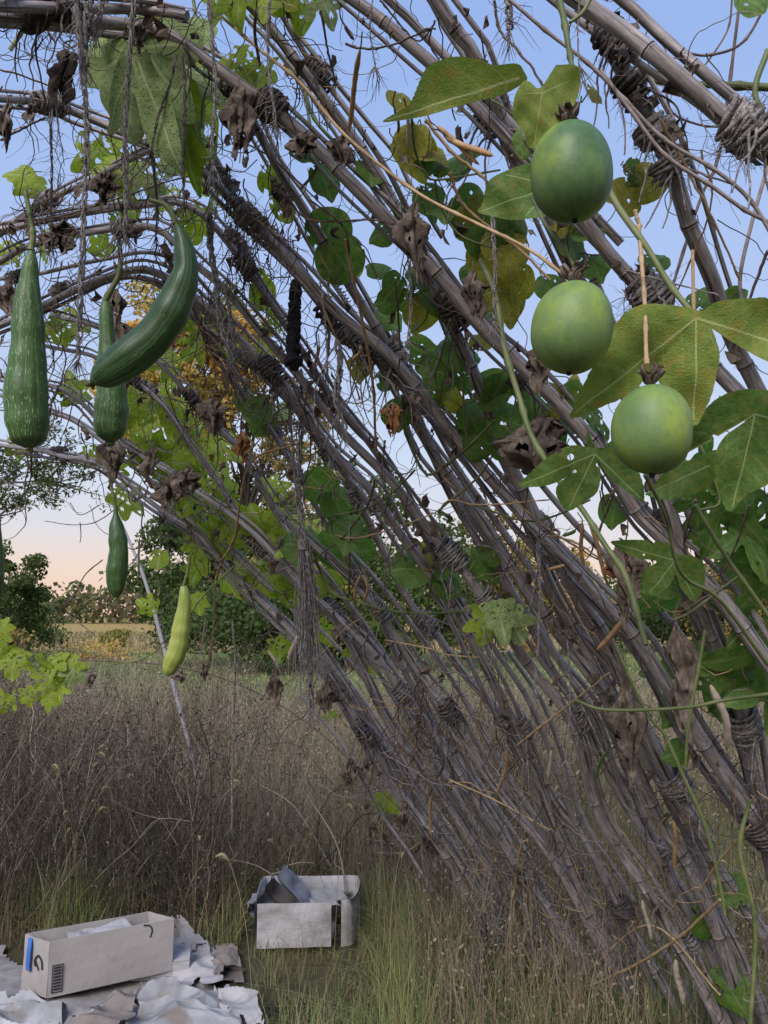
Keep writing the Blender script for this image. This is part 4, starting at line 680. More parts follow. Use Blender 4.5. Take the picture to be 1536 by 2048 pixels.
PD = [(719,98,694,266,13,'long smooth tan bean pod hanging alone against the sky at top centre','pod',4),(687,50,706,80,9,'short dark pod tip pointing up beside the long hanging pod','poddark',3),(512,20,518,136,8,'thin dark red pod hanging against the sky left of the canes','poddark',-3),(890,268,985,312,16,'thick tan pod lying nearly level under the knotted lashing','pod',-14),(868,250,960,330,12,'straight tan pod just below the thick level one','pod',4),(812,225,818,300,9,'whitish dry pod hanging over the yellow spotted leaf','podpale',3),
 (790,215,796,268,7,'small dark pod beside the whitish one','poddark',2),(722,690,706,720,9,'short tan pod against the sky left of centre','pod',4),(1163,1045,1170,1132,10,'left one of two tan pods hanging near the pink horizon','pod',-5),(1176,1045,1216,1168,11,'right one of two tan pods hanging near the pink horizon','pod',4),(1098,1140,1130,1130,8,'tan pod at the horizon beside the canes','pod',-3),(1345,1640,1352,1742,10,'straight orange tan pod low among the right canes','pod',2),
 (865,1590,862,1675,8,'thin tan pod standing out on the lowest canes','pod',-4),(1012,1500,995,1590,9,'curved tan pod low among the canes','pod',6),(1425,1370,1456,1500,18,'broad pale tan pod hanging behind the right canes','podpale',6),(722,1150,712,1200,8,'orange split pod over the dark trees, left half','pod',-7),(728,1150,728,1205,8,'orange split pod over the dark trees, right half','pod',6),(592,1272,580,1325,16,'twisted bleached pod hanging beside the long twine bundle','podpale',3),
 (538,1300,556,1345,8,'forked bleached pod over the weeds at centre left','podpale',4),(1105,1500,1098,1560,9,'pale split pod among the lower canes','podpale',-3),(1285,1800,1300,1880,10,'pale flaky pod at lower right','podpale',3),(1355,1920,1365,2010,14,'bleached branching pod near the bottom right corner','podpale',-4),(1215,1500,1190,1560,7,'green bean pod low among the right canes','podgreen',-3),(1150,1060,1128,1072,9,'blue green young pod below the toothed leaf','podgreen',2),
 (410,1235,402,1310,4,'thin tan pod upright behind the yellow green gourd','podpale',1),(280,1075,274,1160,5,'thin tan pod on the pale stake','podpale',1),(636,690,628,740,8,'tan pod in front of the sky by the black gourd','pod',3),(655,815,662,840,6,'small tan pod below the hanging frayed twine','pod',2),(1260,1230,1190,1300,14,'thick tan pod slanting across the field behind the canes','pod',4)]
for a in PD: pod(*a[:6], m=a[6], bend=a[7])

# ------------------------------------------------------------------ hanging twine
def strand(pts, wpx, label, fz=12, D=None, m='twine', n_str=3, off=-.12, frayend=True, knot=None):
    n = max(24, int(abs(pts[-1][1]-pts[0][1])/6)); px = catmull(pts, n); dd = D or float(vhit([pts[0]])[1][0])+off
    P = np.array([0, 0, CAMZ])+rays(px)*dd; R = wpx/2*dd/FPX; mb = MB(); t = np.linspace(0, 1, n)
    for s in range(n_str):
        ph = s*2.1+rng.uniform(0, 1); q = R*.55; a = t*n*.35+ph; k = P+np.stack([np.cos(a)*q, np.sin(a)*q, 0*a], 1)+rng.normal(0, R*.15, P.shape)
        tube(mb, k, R*.42*(1-.3*t), 5)
    for i in range(2, n-1):
        for _ in range(random.choice([0, 1, 1, 2]) if fz else 0):
            p = P[i]+rng.normal(0, R*.5, 3); L = random.uniform(.008, .03)*fz/12; v = rng.normal(size=3)*[1, .6, .4]+[0, 0, -.8]; v = unit(v); Q_ = [p, p+v*L*.4+rng.normal(0, L*.1, 3), p+v*L+rng.normal(0, L*.2, 3)]; tube(mb, Q_, [.0006, .0005, .0002], 3, cap=False)
    if frayend: 
        for _ in range(14): v = unit(rng.normal(size=3)*.3+[0, 0, -1]); tube(mb, [P[-1], P[-1]+v*.02, P[-1]+v*.045+rng.normal(0, .006, 3)], [.0009, .0007, .0003], 3, cap=False)
    if knot:
        kc = at(*knot, dd); tt = np.linspace(0, 1, 90)
        for s in range(3):
            a = tt*6*6.28+s; tube(mb, kc+np.stack([np.cos(a)*R*1.2, np.sin(a)*R*1.2, (tt-.5)*R*2.6], 1), R*.22, 5)
    if knot:
        for q_ in range(80):
            a_ = rng.uniform(0, 6.28); z0_ = rng.uniform(0, .25); i0 = int(n*(.04+z0_*.3)); i1 = int(n*rng.uniform(.5, 1.0)); seg_ = P[i0:i1:6]
            if len(seg_) < 3: continue
            w_ = np.linspace(.3, 1.0, len(seg_))*rng.uniform(.6, 4.2)*R; tube(mb, catmull(seg_+np.stack([np.cos(a_)*w_, np.sin(a_)*w_, 0*w_], 1)+rng.normal(0, R*.3, seg_.shape), 40), rng.uniform(.0006, .0015), 4)
    tag(mb.build('twine_strand', M[m], loc=tuple(P[0])), label, 'twine', 'frayed twine hanging from the trellis')
TW = [([(150,-20),(158,60),(165,140),(172,220),(173,300),(168,420),(165,500),(160,600),(158,690),(155,720)],14,'longest frayed grey twine hanging past the bent gourd at left',22),([(268,-10),(265,50),(258,120),(254,200),(250,300),(252,380),(250,468)],11,'frayed grey twine in front of the big pale leaf',16),([(178,-10),(175,40),(168,90),(172,130)],22,'thick fluffy clump of twine hanging from the top left beam',26),([(205,-10),(200,30),(192,60)],12,'short fluffy twine end beside the thick clump at top left',20),
 ([(100,225),(102,280),(104,340),(102,420),(104,490)],6,'dark bristly twine hanging from the second cane at left',20,'twine_dark'),([(352,110),(340,170),(320,220),(305,290),(302,300)],7,'dark twine swinging left in front of the pale leaf','','twine_dark'),([(365,115),(370,180),(368,260),(366,340),(368,400)],8,'dark straight twine hanging right of the pale leaf',6,'twine_dark'),([(305,300),(310,360),(315,420),(312,470)],7,'dark twine hanging above the bent gourd stalk',6,'twine_dark'),
 ([(418,-10),(424,80),(432,180),(424,280),(428,330)],10,'wispy twine hanging left of the large pleated dead leaf',16),([(420,430),(422,500),(432,560),(440,640),(460,710)],16,'loose frayed twine hanging right of the bent gourd',24),([(450,560),(462,640),(470,700)],9,'shorter frayed twine beside the loose one right of the bent gourd',22),([(540,0),(535,80),(540,160),(550,240)],8,'wispy twine hanging against the sky at top centre',16),([(1015,-20),(1018,20),(1020,60)],18,'frayed twine end hanging at the top right of centre',24),
 ([(985,430),(990,540),(988,640)],10,'twine hanging beside the yellow spotted leaves',12),([(820,520),(822,600),(818,680)],8,'twine with a frayed knot hanging below the folded dead leaf',14),([(822,685),(850,700),(862,750),(860,800)],6,'dark bent twine tail curving right below the frayed knot',4,'twine_dark'),([(675,680),(680,740),(672,800),(690,860)],16,'bunch of twine ends hanging from the dark lashing at centre',24),([(640,560),(650,640),(655,720)],4,'thin twine crossing the canes at centre',6),
 ([(600,740),(604,820),(600,900),(598,980),(604,1040)],12,'upper twine cord leading down to the big knot at centre',16),([(575,760),(582,850),(590,960),(600,1060)],6,'thin twine beside the cord that leads to the big knot',8),([(606,1060),(612,1130),(616,1220),(618,1300),(620,1370),(622,1420)],16,'thick twisted twine bundle with a big knot hanging over the weeds at centre',26),([(465,1240),(470,1330),(468,1420),(465,1500),(464,1650)],5,'thin dark twine hanging straight down over the weeds',10),
 ([(745,0),(740,60),(750,130)],4,'short thin twine at the top by the tan vine',10),([(1160,-10),(1155,60),(1158,130)],4,'thin twine over the highest passion fruit',8),([(1078,1080),(1080,1180),(1076,1290),(1070,1380)],5,'twine hanging from the frayed lashing right of centre',12),([(770,880),(765,960),(790,1030),(768,1160)],5,'dark twine crossing the canes below the middle lashing',8,'twine_dark'),([(1135,1280),(1140,1400),(1132,1520)],4,'thin twine hanging down over the lower right canes',6),([(960,1820),(965,1880),(955,1950),(962,1990)],22,'fringe of dark twine hanging above the grass at the foot of the canes',22,'twine_dark')]
for a in TW:
    kw = {}
    if a[1] == 16 and a[0][0][1] == 1060: kw = dict(n_str=4, knot=(606,1090), D=2.25)
    if a[1] == 22 and a[0][0][1] > 1500: kw = dict(n_str=9, D=2.9)
    if a[0][0][0] == 600 or a[0][0][0] == 575: kw['D'] = 2.25
    strand(a[0], a[1], a[2], fz=a[3] or 6, m=a[4] if len(a) > 4 else 'twine', **kw)

# ------------------------------------------------------------------ pale stake standing behind the small gourd
st = MB(); px = catmull([(215,985),(262,1090),(286,1150),(306,1215),(322,1275),(338,1335),(352,1390)], 30); D_ = 5.2
P = np.array([0,0,CAMZ])+rays(px)*D_; tube(st, P, np.linspace(5, 9, 30)*D_/FPX/2*(1+.15*(np.arange(30) % 6 == 0)), 8)
dv_ = P[-1]-P[-6]; P2 = [P[-1], P[-1]+dv_*(P[-1][2]+.05)/-dv_[2]]; tube(st, np.array([P2[0], (P2[0]+P2[1])/2, P2[1]]), 9*D_/FPX/2, 8)
tag(st.build('bamboo_stake', M['ash'], loc=tuple(P2[-1])), 'pale thin bamboo stake leaning behind the small dark gourd', 'stake')

# ------------------------------------------------------------------ boxes and paper
def gp(x, y, z=0.0):
    d = rays([(x, y)])[0]; t = (z-CAMZ)/d[2]; return np.array([0, 0, CAMZ])+d*t
def panel(mb, A, B, C, D, th, nx=10, ny=6, warp=.004, seed=0, notch=None):
    """quad panel with thickness and a slight warp: A,B bottom; C,D top (A-B-C-D around)"""
    A, B, C, D = map(np.asarray, (A, B, C, D)); Nn = unit(np.cross(B-A, D-A)); rs = np.random.default_rng(seed); u = np.linspace(0, 1, nx); v = np.linspace(0, 1, ny)
    Ug, Vg = np.meshgrid(u, v); P = (A*(1-Ug[...,None])+B*Ug[...,None])*(1-Vg[...,None])+(D*(1-Ug[...,None])+C*Ug[...,None])*Vg[...,None]
    wv = warp*(np.sin(Ug*5+rs.uniform(0, 6))*np.sin(Vg*3+rs.uniform(0, 6))+.4*np.sin(Ug*13+Vg*9)); P = P+Nn*wv[...,None]; n = nx*ny
    V = np.vstack([P.reshape(-1, 3)-Nn*th/2, P.reshape(-1, 3)+Nn*th/2]); i = (np.arange(ny-1)[:,None]*nx+np.arange(nx-1)[None]).ravel()
    F = [np.stack([i, i+nx, i+nx+1, i+1], 1), np.stack([i, i+1, i+nx+1, i+nx], 1)+n]
    e = []
    for a in range(nx-1): e += [[a, a+1, a+1+n, a+n], [(ny-1)*nx+a+1, (ny-1)*nx+a, (ny-1)*nx+a+n, (ny-1)*nx+a+1+n]]
    for b in range(ny-1): e += [[(b+1)*nx, b*nx, b*nx+n, (b+1)*nx+n], [b*nx+nx-1, (b+1)*nx+nx-1, (b+1)*nx+nx-1+n, b*nx+nx-1+n]]
    mb.add(V, np.vstack(F+[np.array(e)]))
zb = .05
A = gp(94, 1996, zb); B = gp(344, 1940, zb); ex = unit(B-A); ey = np.array([-ex[1], ex[0], 0]); hgt = .20; dep = .17
# end panel direction taken from the photo: the far left corner
Lb = gp(44, 1978, zb); ey = unit(Lb-A) if np.linalg.norm(Lb-A) > .05 else ey; dep = min(.22, max(.12, np.linalg.norm(Lb-A)))
Zv = np.array([0, 0, 1.]); C2, D2 = B+ey*dep, A+ey*dep
ub = Zv*hgt
box = empty('cardboard_box', tuple(A), 'long open brown cardboard box with a blue strip on its end, lying on the papers', 'box')
def mkpanel(name, a, b, h1, h2, mm, seed, parent=box, th=.005, warp=.003):
    mb = MB(); panel(mb, a, b, b+h2, a+h1, th, 14, 6, warp, seed); return mb.build(name, mm, parent, smooth=False)
mkpanel('front_panel', A, B, ub, ub, M['card'], 1); mkpanel('end_panel', D2, A, ub, ub, M['card'], 2); mkpanel('back_panel', C2, D2, ub, ub, M['card'], 3); mkpanel('end_panel', B, C2, ub, ub, M['card'], 4)
mb = MB(); panel(mb, A, B, C2, D2, .005, 6, 4, .001, 5); mb.build('bottom_panel', M['card'], box, smooth=False)
fn = unit(np.cross(ex, Zv)); fn = fn if fn[1] < 0 else -fn; wn = unit(np.cross(unit(D2-A), Zv)); wn = wn if wn.dot(ex) < 0 else -wn
def decal(name, O, X, Y, n_, quads, mm, parent=box, th=.0012, lift=.0045):
    mb = MB()
    for (x0, y0, x1, y1) in quads:
        c = [O+X*x0+Y*y0+n_*lift, O+X*x1+Y*y0+n_*lift, O+X*x1+Y*y1+n_*lift, O+X*x0+Y*y1+n_*lift]; V = np.array(c+[q+n_*th for q in c]); mb.add(V, [[0,1,2,3],[4,5,6,7],[0,1,5,4],[1,2,6,5],[2,3,7,6],[3,0,4,7]])
    return mb.build(name, mm, parent, smooth=False)
q = [(.012,.015,.052,.018),(.012,.112,.052,.115),(.012,.015,.015,.115),(.049,.015,.052,.115)]+[(.018,.024+.011*i,.046,.030+.011*i) for i in range(8)]
decal('printed_stamp', A, ex, Zv, fn, q, M['ink'], lift=.006)
# curved printed mark on the end panel, and the arc on the front
def arcmark(name, O, X, Y, n_, pts, wd, parent=box):
    C = catmull([tuple(p) for p in pts], 20); mb = MB(); P = np.array([O+X*a+Y*b+n_*.006 for a, b in C]); T = np.gradient(P, axis=0); 
    s = np.array([unit(np.cross(t_, n_)) for t_ in T]); V = np.stack([P-s*wd/2, P+s*wd/2], 1).reshape(-1, 3); i = np.arange(19)*2; mb.add(V, np.stack([i, i+1, i+3, i+2], 1)); return mb.build(name, M['ink'], parent)
ed = unit(D2-A)
arcmark('printed_arc', A, ed, Zv, wn, [(.03,.095),(.035,.125),(.055,.14),(.075,.12),(.07,.10)], .010); arcmark('printed_arc', A, ed, Zv, wn, [(.07,.122),(.06,.105),(.05,.09)], .008)
arcmark('printed_arc', A, ex, Zv, fn, [(.35,.196),(.375,.190),(.385,.17),(.378,.145)], .006)
dl = max(.10, dep-.02)
mb = MB(); O = A+ed*dl*.78; P = catmull([O+wn*.010+Zv*.08, O+wn*.014+Zv*.10, O+wn*.013+Zv*.15, O+wn*.010+Zv*.175, O+wn*.006+Zv*.196+ed*.006], 16); ribbon(mb, P, .022, ed); P3 = P+wn*.004; ribbon(mb, P3, .022, ed); mb.build('blue_strip', M['blue'], box)
# folded paper inside the long box
mb = MB(); panel(mb, A+ex*.1+ey*.03+Zv*.16, A+ex*.36+ey*.035+Zv*.17, A+ex*.34+ey*dep*.7+Zv*.20, A+ex*.12+ey*dep*.7+Zv*.19, .004, 12, 8, .008, 9)
tag(mb.build('paper_sheet', M['paper'], smooth=False), 'white sheet lying inside the long cardboard box', 'paper', 'papers of the rubbish heap')
# low flat box behind
F1, F2 = gp(262, 1962, .02), gp(378, 1952, .02); fx = unit(F2-F1); fy = np.array([-fx[1], fx[0], 0]); fb = empty('flat_box', tuple(F1), 'low flat grey box half hidden behind the long cardboard box', 'box')
for nm, a, b in (('side_panel', F1, F2), ('side_panel', F2, F2+fy*.16), ('side_panel', F2+fy*.16, F1+fy*.16), ('side_panel', F1+fy*.16, F1)): mkpanel(nm, a, b, Zv*.06, Zv*.06, M['cardwet'], 3, fb)
mb = MB(); panel(mb, F1+Zv*.063, F2+Zv*.063, F2+fy*.16+Zv*.063, F1+fy*.16+Zv*.063, .004, 8, 6, .002, 4); mb.build('lid', M['cardwet'], fb, smooth=False)
# right hand carton, weathered, rounded corners, a gap at its front right corner
R1, R2 = gp(513, 1897, .03), gp(662, 1893, .03); rx = unit(R2-R1); ry = unit(np.array([-rx[1]+.10, rx[0], 0])); wdt = np.linalg.norm(R2-R1); rb = empty('weathered_carton', tuple(R1), 'weathered whitish open carton full of papers standing in the grass', 'box'); hh = Zv*.185
mkpanel('front_panel', R1, R2, hh, hh, M['cardwet'], 11, rb, .006, .006)
cs = [R1-rx*.012+ry*.02, R1-rx*.03+ry*.30, R1+rx*.02+ry*.36, R2+rx*.04+ry*.37, R2+rx*.10+ry*.29, R2+rx*.105+ry*.10, R2+rx*.085+ry*.01, R2+rx*.045-ry*.005]
cc = catmull([cs[0]]+cs[1:], 60); mb = MB(); V = []; 
for k_, thk in ((0, 0), (1, .006)):
    for hq in np.linspace(0, 1, 6): V.append(cc+Zv*(.190+.008*np.sin(np.arange(60)*.15))[:,None]*hq*np.array([0,0,1.])+(cc-cc.mean(0))*0.0-unit([0,1,0])*0+np.stack([thk*np.sign(cc[:,0]-cc[:,0].mean()), np.full(60, thk*.5), np.zeros(60)], 1))
V = np.vstack(V); i = (np.arange(5)[:,None]*60+np.arange(59)[None]).ravel(); F = np.vstack([np.stack([i, i+1, i+61, i+60], 1), np.stack([i, i+1, i+61, i+60], 1)+360, np.array([[300+j, 301+j, 661+j, 660+j] for j in range(59)])]); mb.add(V, F); mb.build('side_panel', M['cardwet'], rb)
mb = MB(); panel(mb, R1+Zv*.012, R2+Zv*.012, R2+ry*.36+Zv*.012, R1+ry*.36+Zv*.012, .004, 4, 4, .001, 5); mb.build('bottom_panel', M['cardwet'], rb)
def crumple(name, pts, z, label, m='paper', amp=.02, res=46, seed=0, parent=None, th=.0015, curl=0, freq=9):
    """crumpled sheet whose corner points (photo pixels on the ground) are given"""
    c = [gp(*p[:2], z) if len(p) == 2 else gp(p[0], p[1], p[2]) for p in pts]; u = np.linspace(0, 1, res); Ug, Vg = np.meshgrid(u, u); rs = random.Random(seed)
    P = (c[0]*(1-Ug[...,None])+c[1]*Ug[...,None])*(1-Vg[...,None])+(c[3]*(1-Ug[...,None])+c[2]*Ug[...,None])*Vg[...,None]; P = P.reshape(-1, 3)
    for i in range(len(P)):
        v = Vector((P[i][0]*freq*.55+seed*5.1, P[i][1]*freq*.8, 0)); a = mn.noise(v); b = mn.noise(v*2.3+Vector((9, 3, 1))); e = mn.noise(v*5)
        P[i][2] += amp*1.3*(1-3.2*abs(a))+amp*.35*(1-2.4*abs(b))+amp*.05*e
        P[i][0] += amp*1.2*mn.noise(v*1.4+Vector((3, 7, 2))); P[i][1] += amp*1.2*mn.noise(v*1.4+Vector((13, 1, 5)))
        if curl: P[i][2] += curl*max(0, (Ug.ravel()[i]-.5))**2*4
        P[i][2] = max(P[i][2], .012+z*.2)
    n = len(P); V = np.vstack([P, P-[0, 0, th]]); i = (np.arange(res-1)[:,None]*res+np.arange(res-1)[None]).ravel()
    bx, by = i % res, i//res; ed_ = np.minimum(np.minimum(bx, res-2-bx), np.minimum(by, res-2-by)); tn = np.array([mn.noise(Vector((a*5.5/res, b*5.5/res, seed+.5))) for a, b in zip(bx, by)])
    i = i[ed_ > res*.20*np.clip(tn*1.6, -1, 1)]
    mb = MB(); mb.add(V, np.vstack([np.stack([i, i+1, i+res+1, i+res], 1), np.stack([i, i+res, i+res+1, i+1], 1)+n])); return tag(mb.build(name, M[m], loc=tuple(P[0]), smooth=False), label, 'paper', 'papers of the rubbish heap')
crumple('cardboard_sheet', [(-260,2230),(560,2230),(470,1890),(-60,1900)], .012, 'grey flattened cardboard lying under the whole rubbish heap', 'cardgrey', .012, 60, 1, freq=4)
crumple('paper_sheet', [(215,2110),(500,2100),(455,1975),(285,1985)], .06, 'crumpled white paper in front of the long box, the most creased one', 'paper', .034, 70, 2, freq=8)
crumple('paper_sheet', [(-80,2110),(140,2110),(125,1998),(-40,1992)], .05, 'crumpled white paper at the bottom left corner', 'paper', .026, 60, 3, freq=9)
crumple('paper_sheet', [(95,2090),(235,2110),(300,1975),(255,1985)], .075, 'brown packing paper sheet folded under the front of the long box', 'paperbrown', .03, 50, 4, freq=7)
crumple('paper_sheet', [(440,2040),(530,2075),(505,1990),(430,1968)], .06, 'curled grey paper at the right end of the heap', 'cardwet', .03, 44, 5, freq=8)
crumple('paper_sheet', [(330,1905,.05),(412,1895,.03),(372,1842,.12),(345,1838,.14)], .05, 'white pointed paper leaning behind the right end of the long box', 'paper', .02, 40, 6, freq=9)
crumple('paper_sheet', [(340,1990),(450,1975),(420,1890),(352,1900)], .03, 'flat grey paper between the two boxes', 'cardwet', .02, 40, 7, freq=7)
crumple('paper_sheet', [(430,1960),(500,1950),(470,1905),(420,1905)], .025, 'brownish paper scrap at the edge of the grass', 'paperbrown', .025, 34, 8, freq=10)
crumple('paper_sheet', [(150,2140),(420,2180),(400,2030),(170,2035)], .035, 'white paper lying lowest along the bottom edge', 'paper', .03, 50, 9, freq=7)
# papers standing in the right carton: a fan of folded newspapers
for s_, (lb, mm) in enumerate([('upright folded paper sticking highest out of the carton','paper'),('dark edged folded paper just left of the highest one in the carton','paperbrown'),('folded white paper second from left in the carton','paper'),('leftmost rounded paper fold in the carton','paper')]):
    x0 = wdt*(.52-.15*s_); base = R1+rx*x0+ry*(.07)+Zv*.06; lean = -.26-.11*s_; hh_ = .27-.025*s_; mb = MB(); t = np.linspace(0, 1, 18); 
    P = np.array([base+rx*(lean*hh_*q+.03*math.sin(q*5+s_))+Zv*hh_*(q-.18*q*q*(1+s_*.5)) for q in t]); dpt = .22-.02*s_
    for th_ in (0, .007, .013): 
        W = np.array([ry*dpt*(.7+.3*math.sin(.5+q*2.4)) for q in t]); V = np.stack([P+rx*th_, P+rx*th_+W*.5+rx*.02*np.sin(t*9)[:,None], P+rx*th_+W], 1).reshape(-1, 3); i = np.arange(17)*3; mb.add(V, np.vstack([np.stack([i, i+1, i+4, i+3], 1), np.stack([i+1, i+2, i+5, i+4], 1)]))
    tag(mb.build('folded_newspaper', M[mm], loc=tuple(base)), lb, 'paper', 'papers standing in the carton')
c0 = [R1+rx*.2+ry*.05, R2+rx*.06+ry*.05, R2+rx*.08+ry*.34, R1+rx*.18+ry*.34]
cr_ = [tuple(proj(c+Zv*.13)[0][:2]) for c in c0]
crumple('paper_sheet', cr_, .13, 'crumpled white paper filling the right half of the carton', 'paper', .022, 44, 12, freq=10)

# ------------------------------------------------------------------ grass and weeds
def blades(mb, X, Y, H, wd, lean=.35, segs=3, zoff=0.0):
    n = len(X); a = rng.uniform(0, 2*math.pi, n); ln = rng.normal(0, 1, n)*lean*H; side = np.stack([-np.sin(a), np.cos(a), np.zeros(n)], 1)*(wd*.5)[:,None]; dr = np.stack([np.cos(a), np.sin(a), np.zeros(n)], 1)
    V = []
    for s in range(segs+1):
        q = s/segs; c = np.stack([X, Y, gz(X, Y)+zoff+H*(q-np.minimum(.24*np.abs(ln/H), .55)*q*q)], 1)+dr*(ln*q*q)[:,None]
        w_ = 1-q**1.5
        V += ([c-side*w_, c+side*w_] if s < segs else [c])
    V = np.stack(V, 1).reshape(-1, 3); m_ = 2*segs+1; b = (np.arange(n)*m_)[:,None]
    k = np.repeat(rng.uniform(0, 1, n), m_)
    F4 = np.concatenate([b+np.array([[2*s, 2*s+1, 2*s+3, 2*s+2]]) for s in range(segs-1)]) if segs > 1 else None
    mb.add(V, b+np.array([[2*segs-2, 2*segs-1, 2*segs]]), None, k)
    if F4 is not None: s0 = mb.n-len(V); mb.L.append((F4+s0).ravel()); mb.S.append(np.full(len(F4), 4)); mb.M.append(np.zeros(len(F4), int))
def kcol(cols):
    def f(H, col):
        r = H['n'].new('ShaderNodeValToRGB'); H['l'].new(attr(H, 'k'), r.inputs[0])
        while len(r.color_ramp.elements) < len(cols): r.color_ramp.elements.new(.5)
        for i, (e, c) in enumerate(zip(r.color_ramp.elements, cols)): e.position = i/(len(cols)-1); e.color = (*c, 1)
        return mixc(H, 1.0, r.outputs[0], col, 'MULTIPLY')
    return f
def vegmat(name, cols, tl=.25): return mat(name, [(.7,.7,.7),(1.15,1.15,1.15)], .8, 'obj', rough=.8, bump=0, extra=kcol(cols), translu=tl, spec=.15)
M['grass'] = vegmat('green grass', [(.13,.18,.05),(.17,.24,.07),(.26,.28,.11),(.36,.32,.17),(.22,.26,.10),(.30,.24,.13)])
M['drygrass'] = vegmat('dry grass', [(.13,.11,.065),(.22,.185,.11),(.16,.15,.07),(.31,.26,.17),(.11,.125,.05)])
M['weed'] = vegmat('dead weed', [(.07,.055,.045),(.17,.13,.10),(.27,.215,.16),(.17,.17,.08),(.42,.345,.255),(.30,.22,.15)], .15)
M['thicket'] = vegmat('dark dead weed', [(.035,.028,.022),(.08,.062,.05),(.15,.125,.10),(.07,.08,.04),(.36,.30,.24)], .15)
M['redgrass'] = vegmat('reddish grass', [(.22,.10,.07),(.26,.16,.09),(.18,.16,.07)])
M['foxtail'] = vegmat('foxtail', [(.30,.26,.15),(.36,.32,.19),(.25,.25,.12)])
# places kept clear of grass: heap
hc = gp(230, 1960)[:2]
def keep(X, Y, pad=.0):
    p = proj(np.stack([X, Y, np.zeros_like(X)], 1)); heap = (p[:,0] < 500) & (p[:,1] > 1905) & (Y > 0) 
    rbx = np.abs((np.stack([X, Y], 1)-(R1+(rx*wdt/2)+ry*.2)[:2])@rx[:2]) < .27; rby = np.abs((np.stack([X, Y], 1)-(R1+(rx*wdt/2)+ry*.2)[:2])@ry[:2]) < .215
    heap2 = (X > A[0]-.25) & (X < B[0]+.35) & (Y > A[1]-.9) & (Y < B[1]+.22)
    return ~(heap | heap2 | (rbx & rby))
def scatter(n, y0, y1, sp=.62, side=0):
    Y = np.sqrt(rng.uniform(y0**2, y1**2, n)); X = Y*rng.uniform(-sp, sp, n); return X, Y
def patch(X, Y, f, sd):
    return np.array([mn.noise(Vector((x*f+sd, y*f, sd))) for x, y in zip(X, Y)])
def infront(X, Y):
    """grass grows low before the carton and the heap"""
    p = proj(np.stack([X, Y, np.zeros_like(X)], 1)); return np.where((p[:,0] > 470) & (p[:,0] < 760) & (Y > 2.6) & (Y < 3.75), .38, 1.0)*np.where((p[:,0] < 560) & (Y < 3.3), .45, 1.0)*np.where((p[:,0] > 860) & (Y < 3.6), .6, 1.0)
gm = MB()
X, Y = scatter(100000, 1.9, 5.2, .7); k = keep(X, Y) & (Y < 4.2+2.6*patch(X, Y, 1.5, 33)+.5*(X > 0)); X, Y = X[k], Y[k]; pa = patch(X, Y, 1.7, 3); k = rng.uniform(-.5, .5, len(X)) < pa*1.6+.22; X, Y, pa = X[k], Y[k], pa[k]
blades(gm, X, Y, rng.uniform(.06, .34, len(X))*(1+1.2*pa)*np.clip(1.9-Y*.28, .55, 1.2)*infront(X, Y), rng.uniform(.002, .0045, len(X)), rng.choice([.5, 1.0, 1.6], len(X)), 5)
tag(gm.build('grass', M['grass']), 'green grass growing around the boxes and under the canes', 'grass', kind='stuff')
gm = MB(); X, Y = scatter(52000, 2.2, 8.0, .68); k = keep(X, Y); X, Y = X[k], Y[k]; pa = patch(X, Y, 1.1, 8); k = rng.uniform(-.5, .5, len(X)) < pa*1.5+.15; X, Y, pa = X[k], Y[k], pa[k]
blades(gm, X, Y, rng.uniform(.15, .75, len(X))*np.clip(.35+(Y-2.6)*.3, .3, 1)*(1+.8*pa)*infront(X, Y), rng.uniform(.0015, .0038, len(X)), rng.choice([.4, .9, 1.6], len(X)), 5)
X, Y = scatter(9000, 7.0, 10.0, .68); blades(gm, X, Y, rng.uniform(.3, .65, len(X)), rng.uniform(.004, .008, len(X)), .4, 2)
tag(gm.build('dry_grass', M['drygrass']), 'pale dry grass stems mixed among the weeds', 'grass', kind='stuff')
gm = MB(); X, Y = scatter(6000, 2.2, 5.0, .6); k = keep(X, Y); X, Y = X[k], Y[k]; blades(gm, X, Y, rng.uniform(.15, .42, len(X))*infront(X, Y), rng.uniform(.0015, .003, len(X)), .9, 4)
tag(gm.build('red_grass', M['redgrass']), 'thin reddish grass stems beside the boxes', 'grass', kind='stuff')
# meadow further back
gm = MB(); X, Y = scatter(26000, 10.0, 33.0, .75); blades(gm, X, Y, rng.uniform(.05, .15, len(X)), rng.uniform(.02, .05, len(X)), .4, 2); tag(gm.build('meadow_grass', M['grass']), 'short green meadow grass beyond the weeds', 'grass', kind='stuff')
gm = MB(); X, Y = scatter(14000, 35.0, 80.0, .75); blades(gm, X, Y, rng.uniform(.1, .35, len(X)), rng.uniform(.05, .14, len(X)), .4, 2); tag(gm.build('field_grass', M['drygrass']), 'golden dry field beyond the meadow', 'grass', kind='stuff')
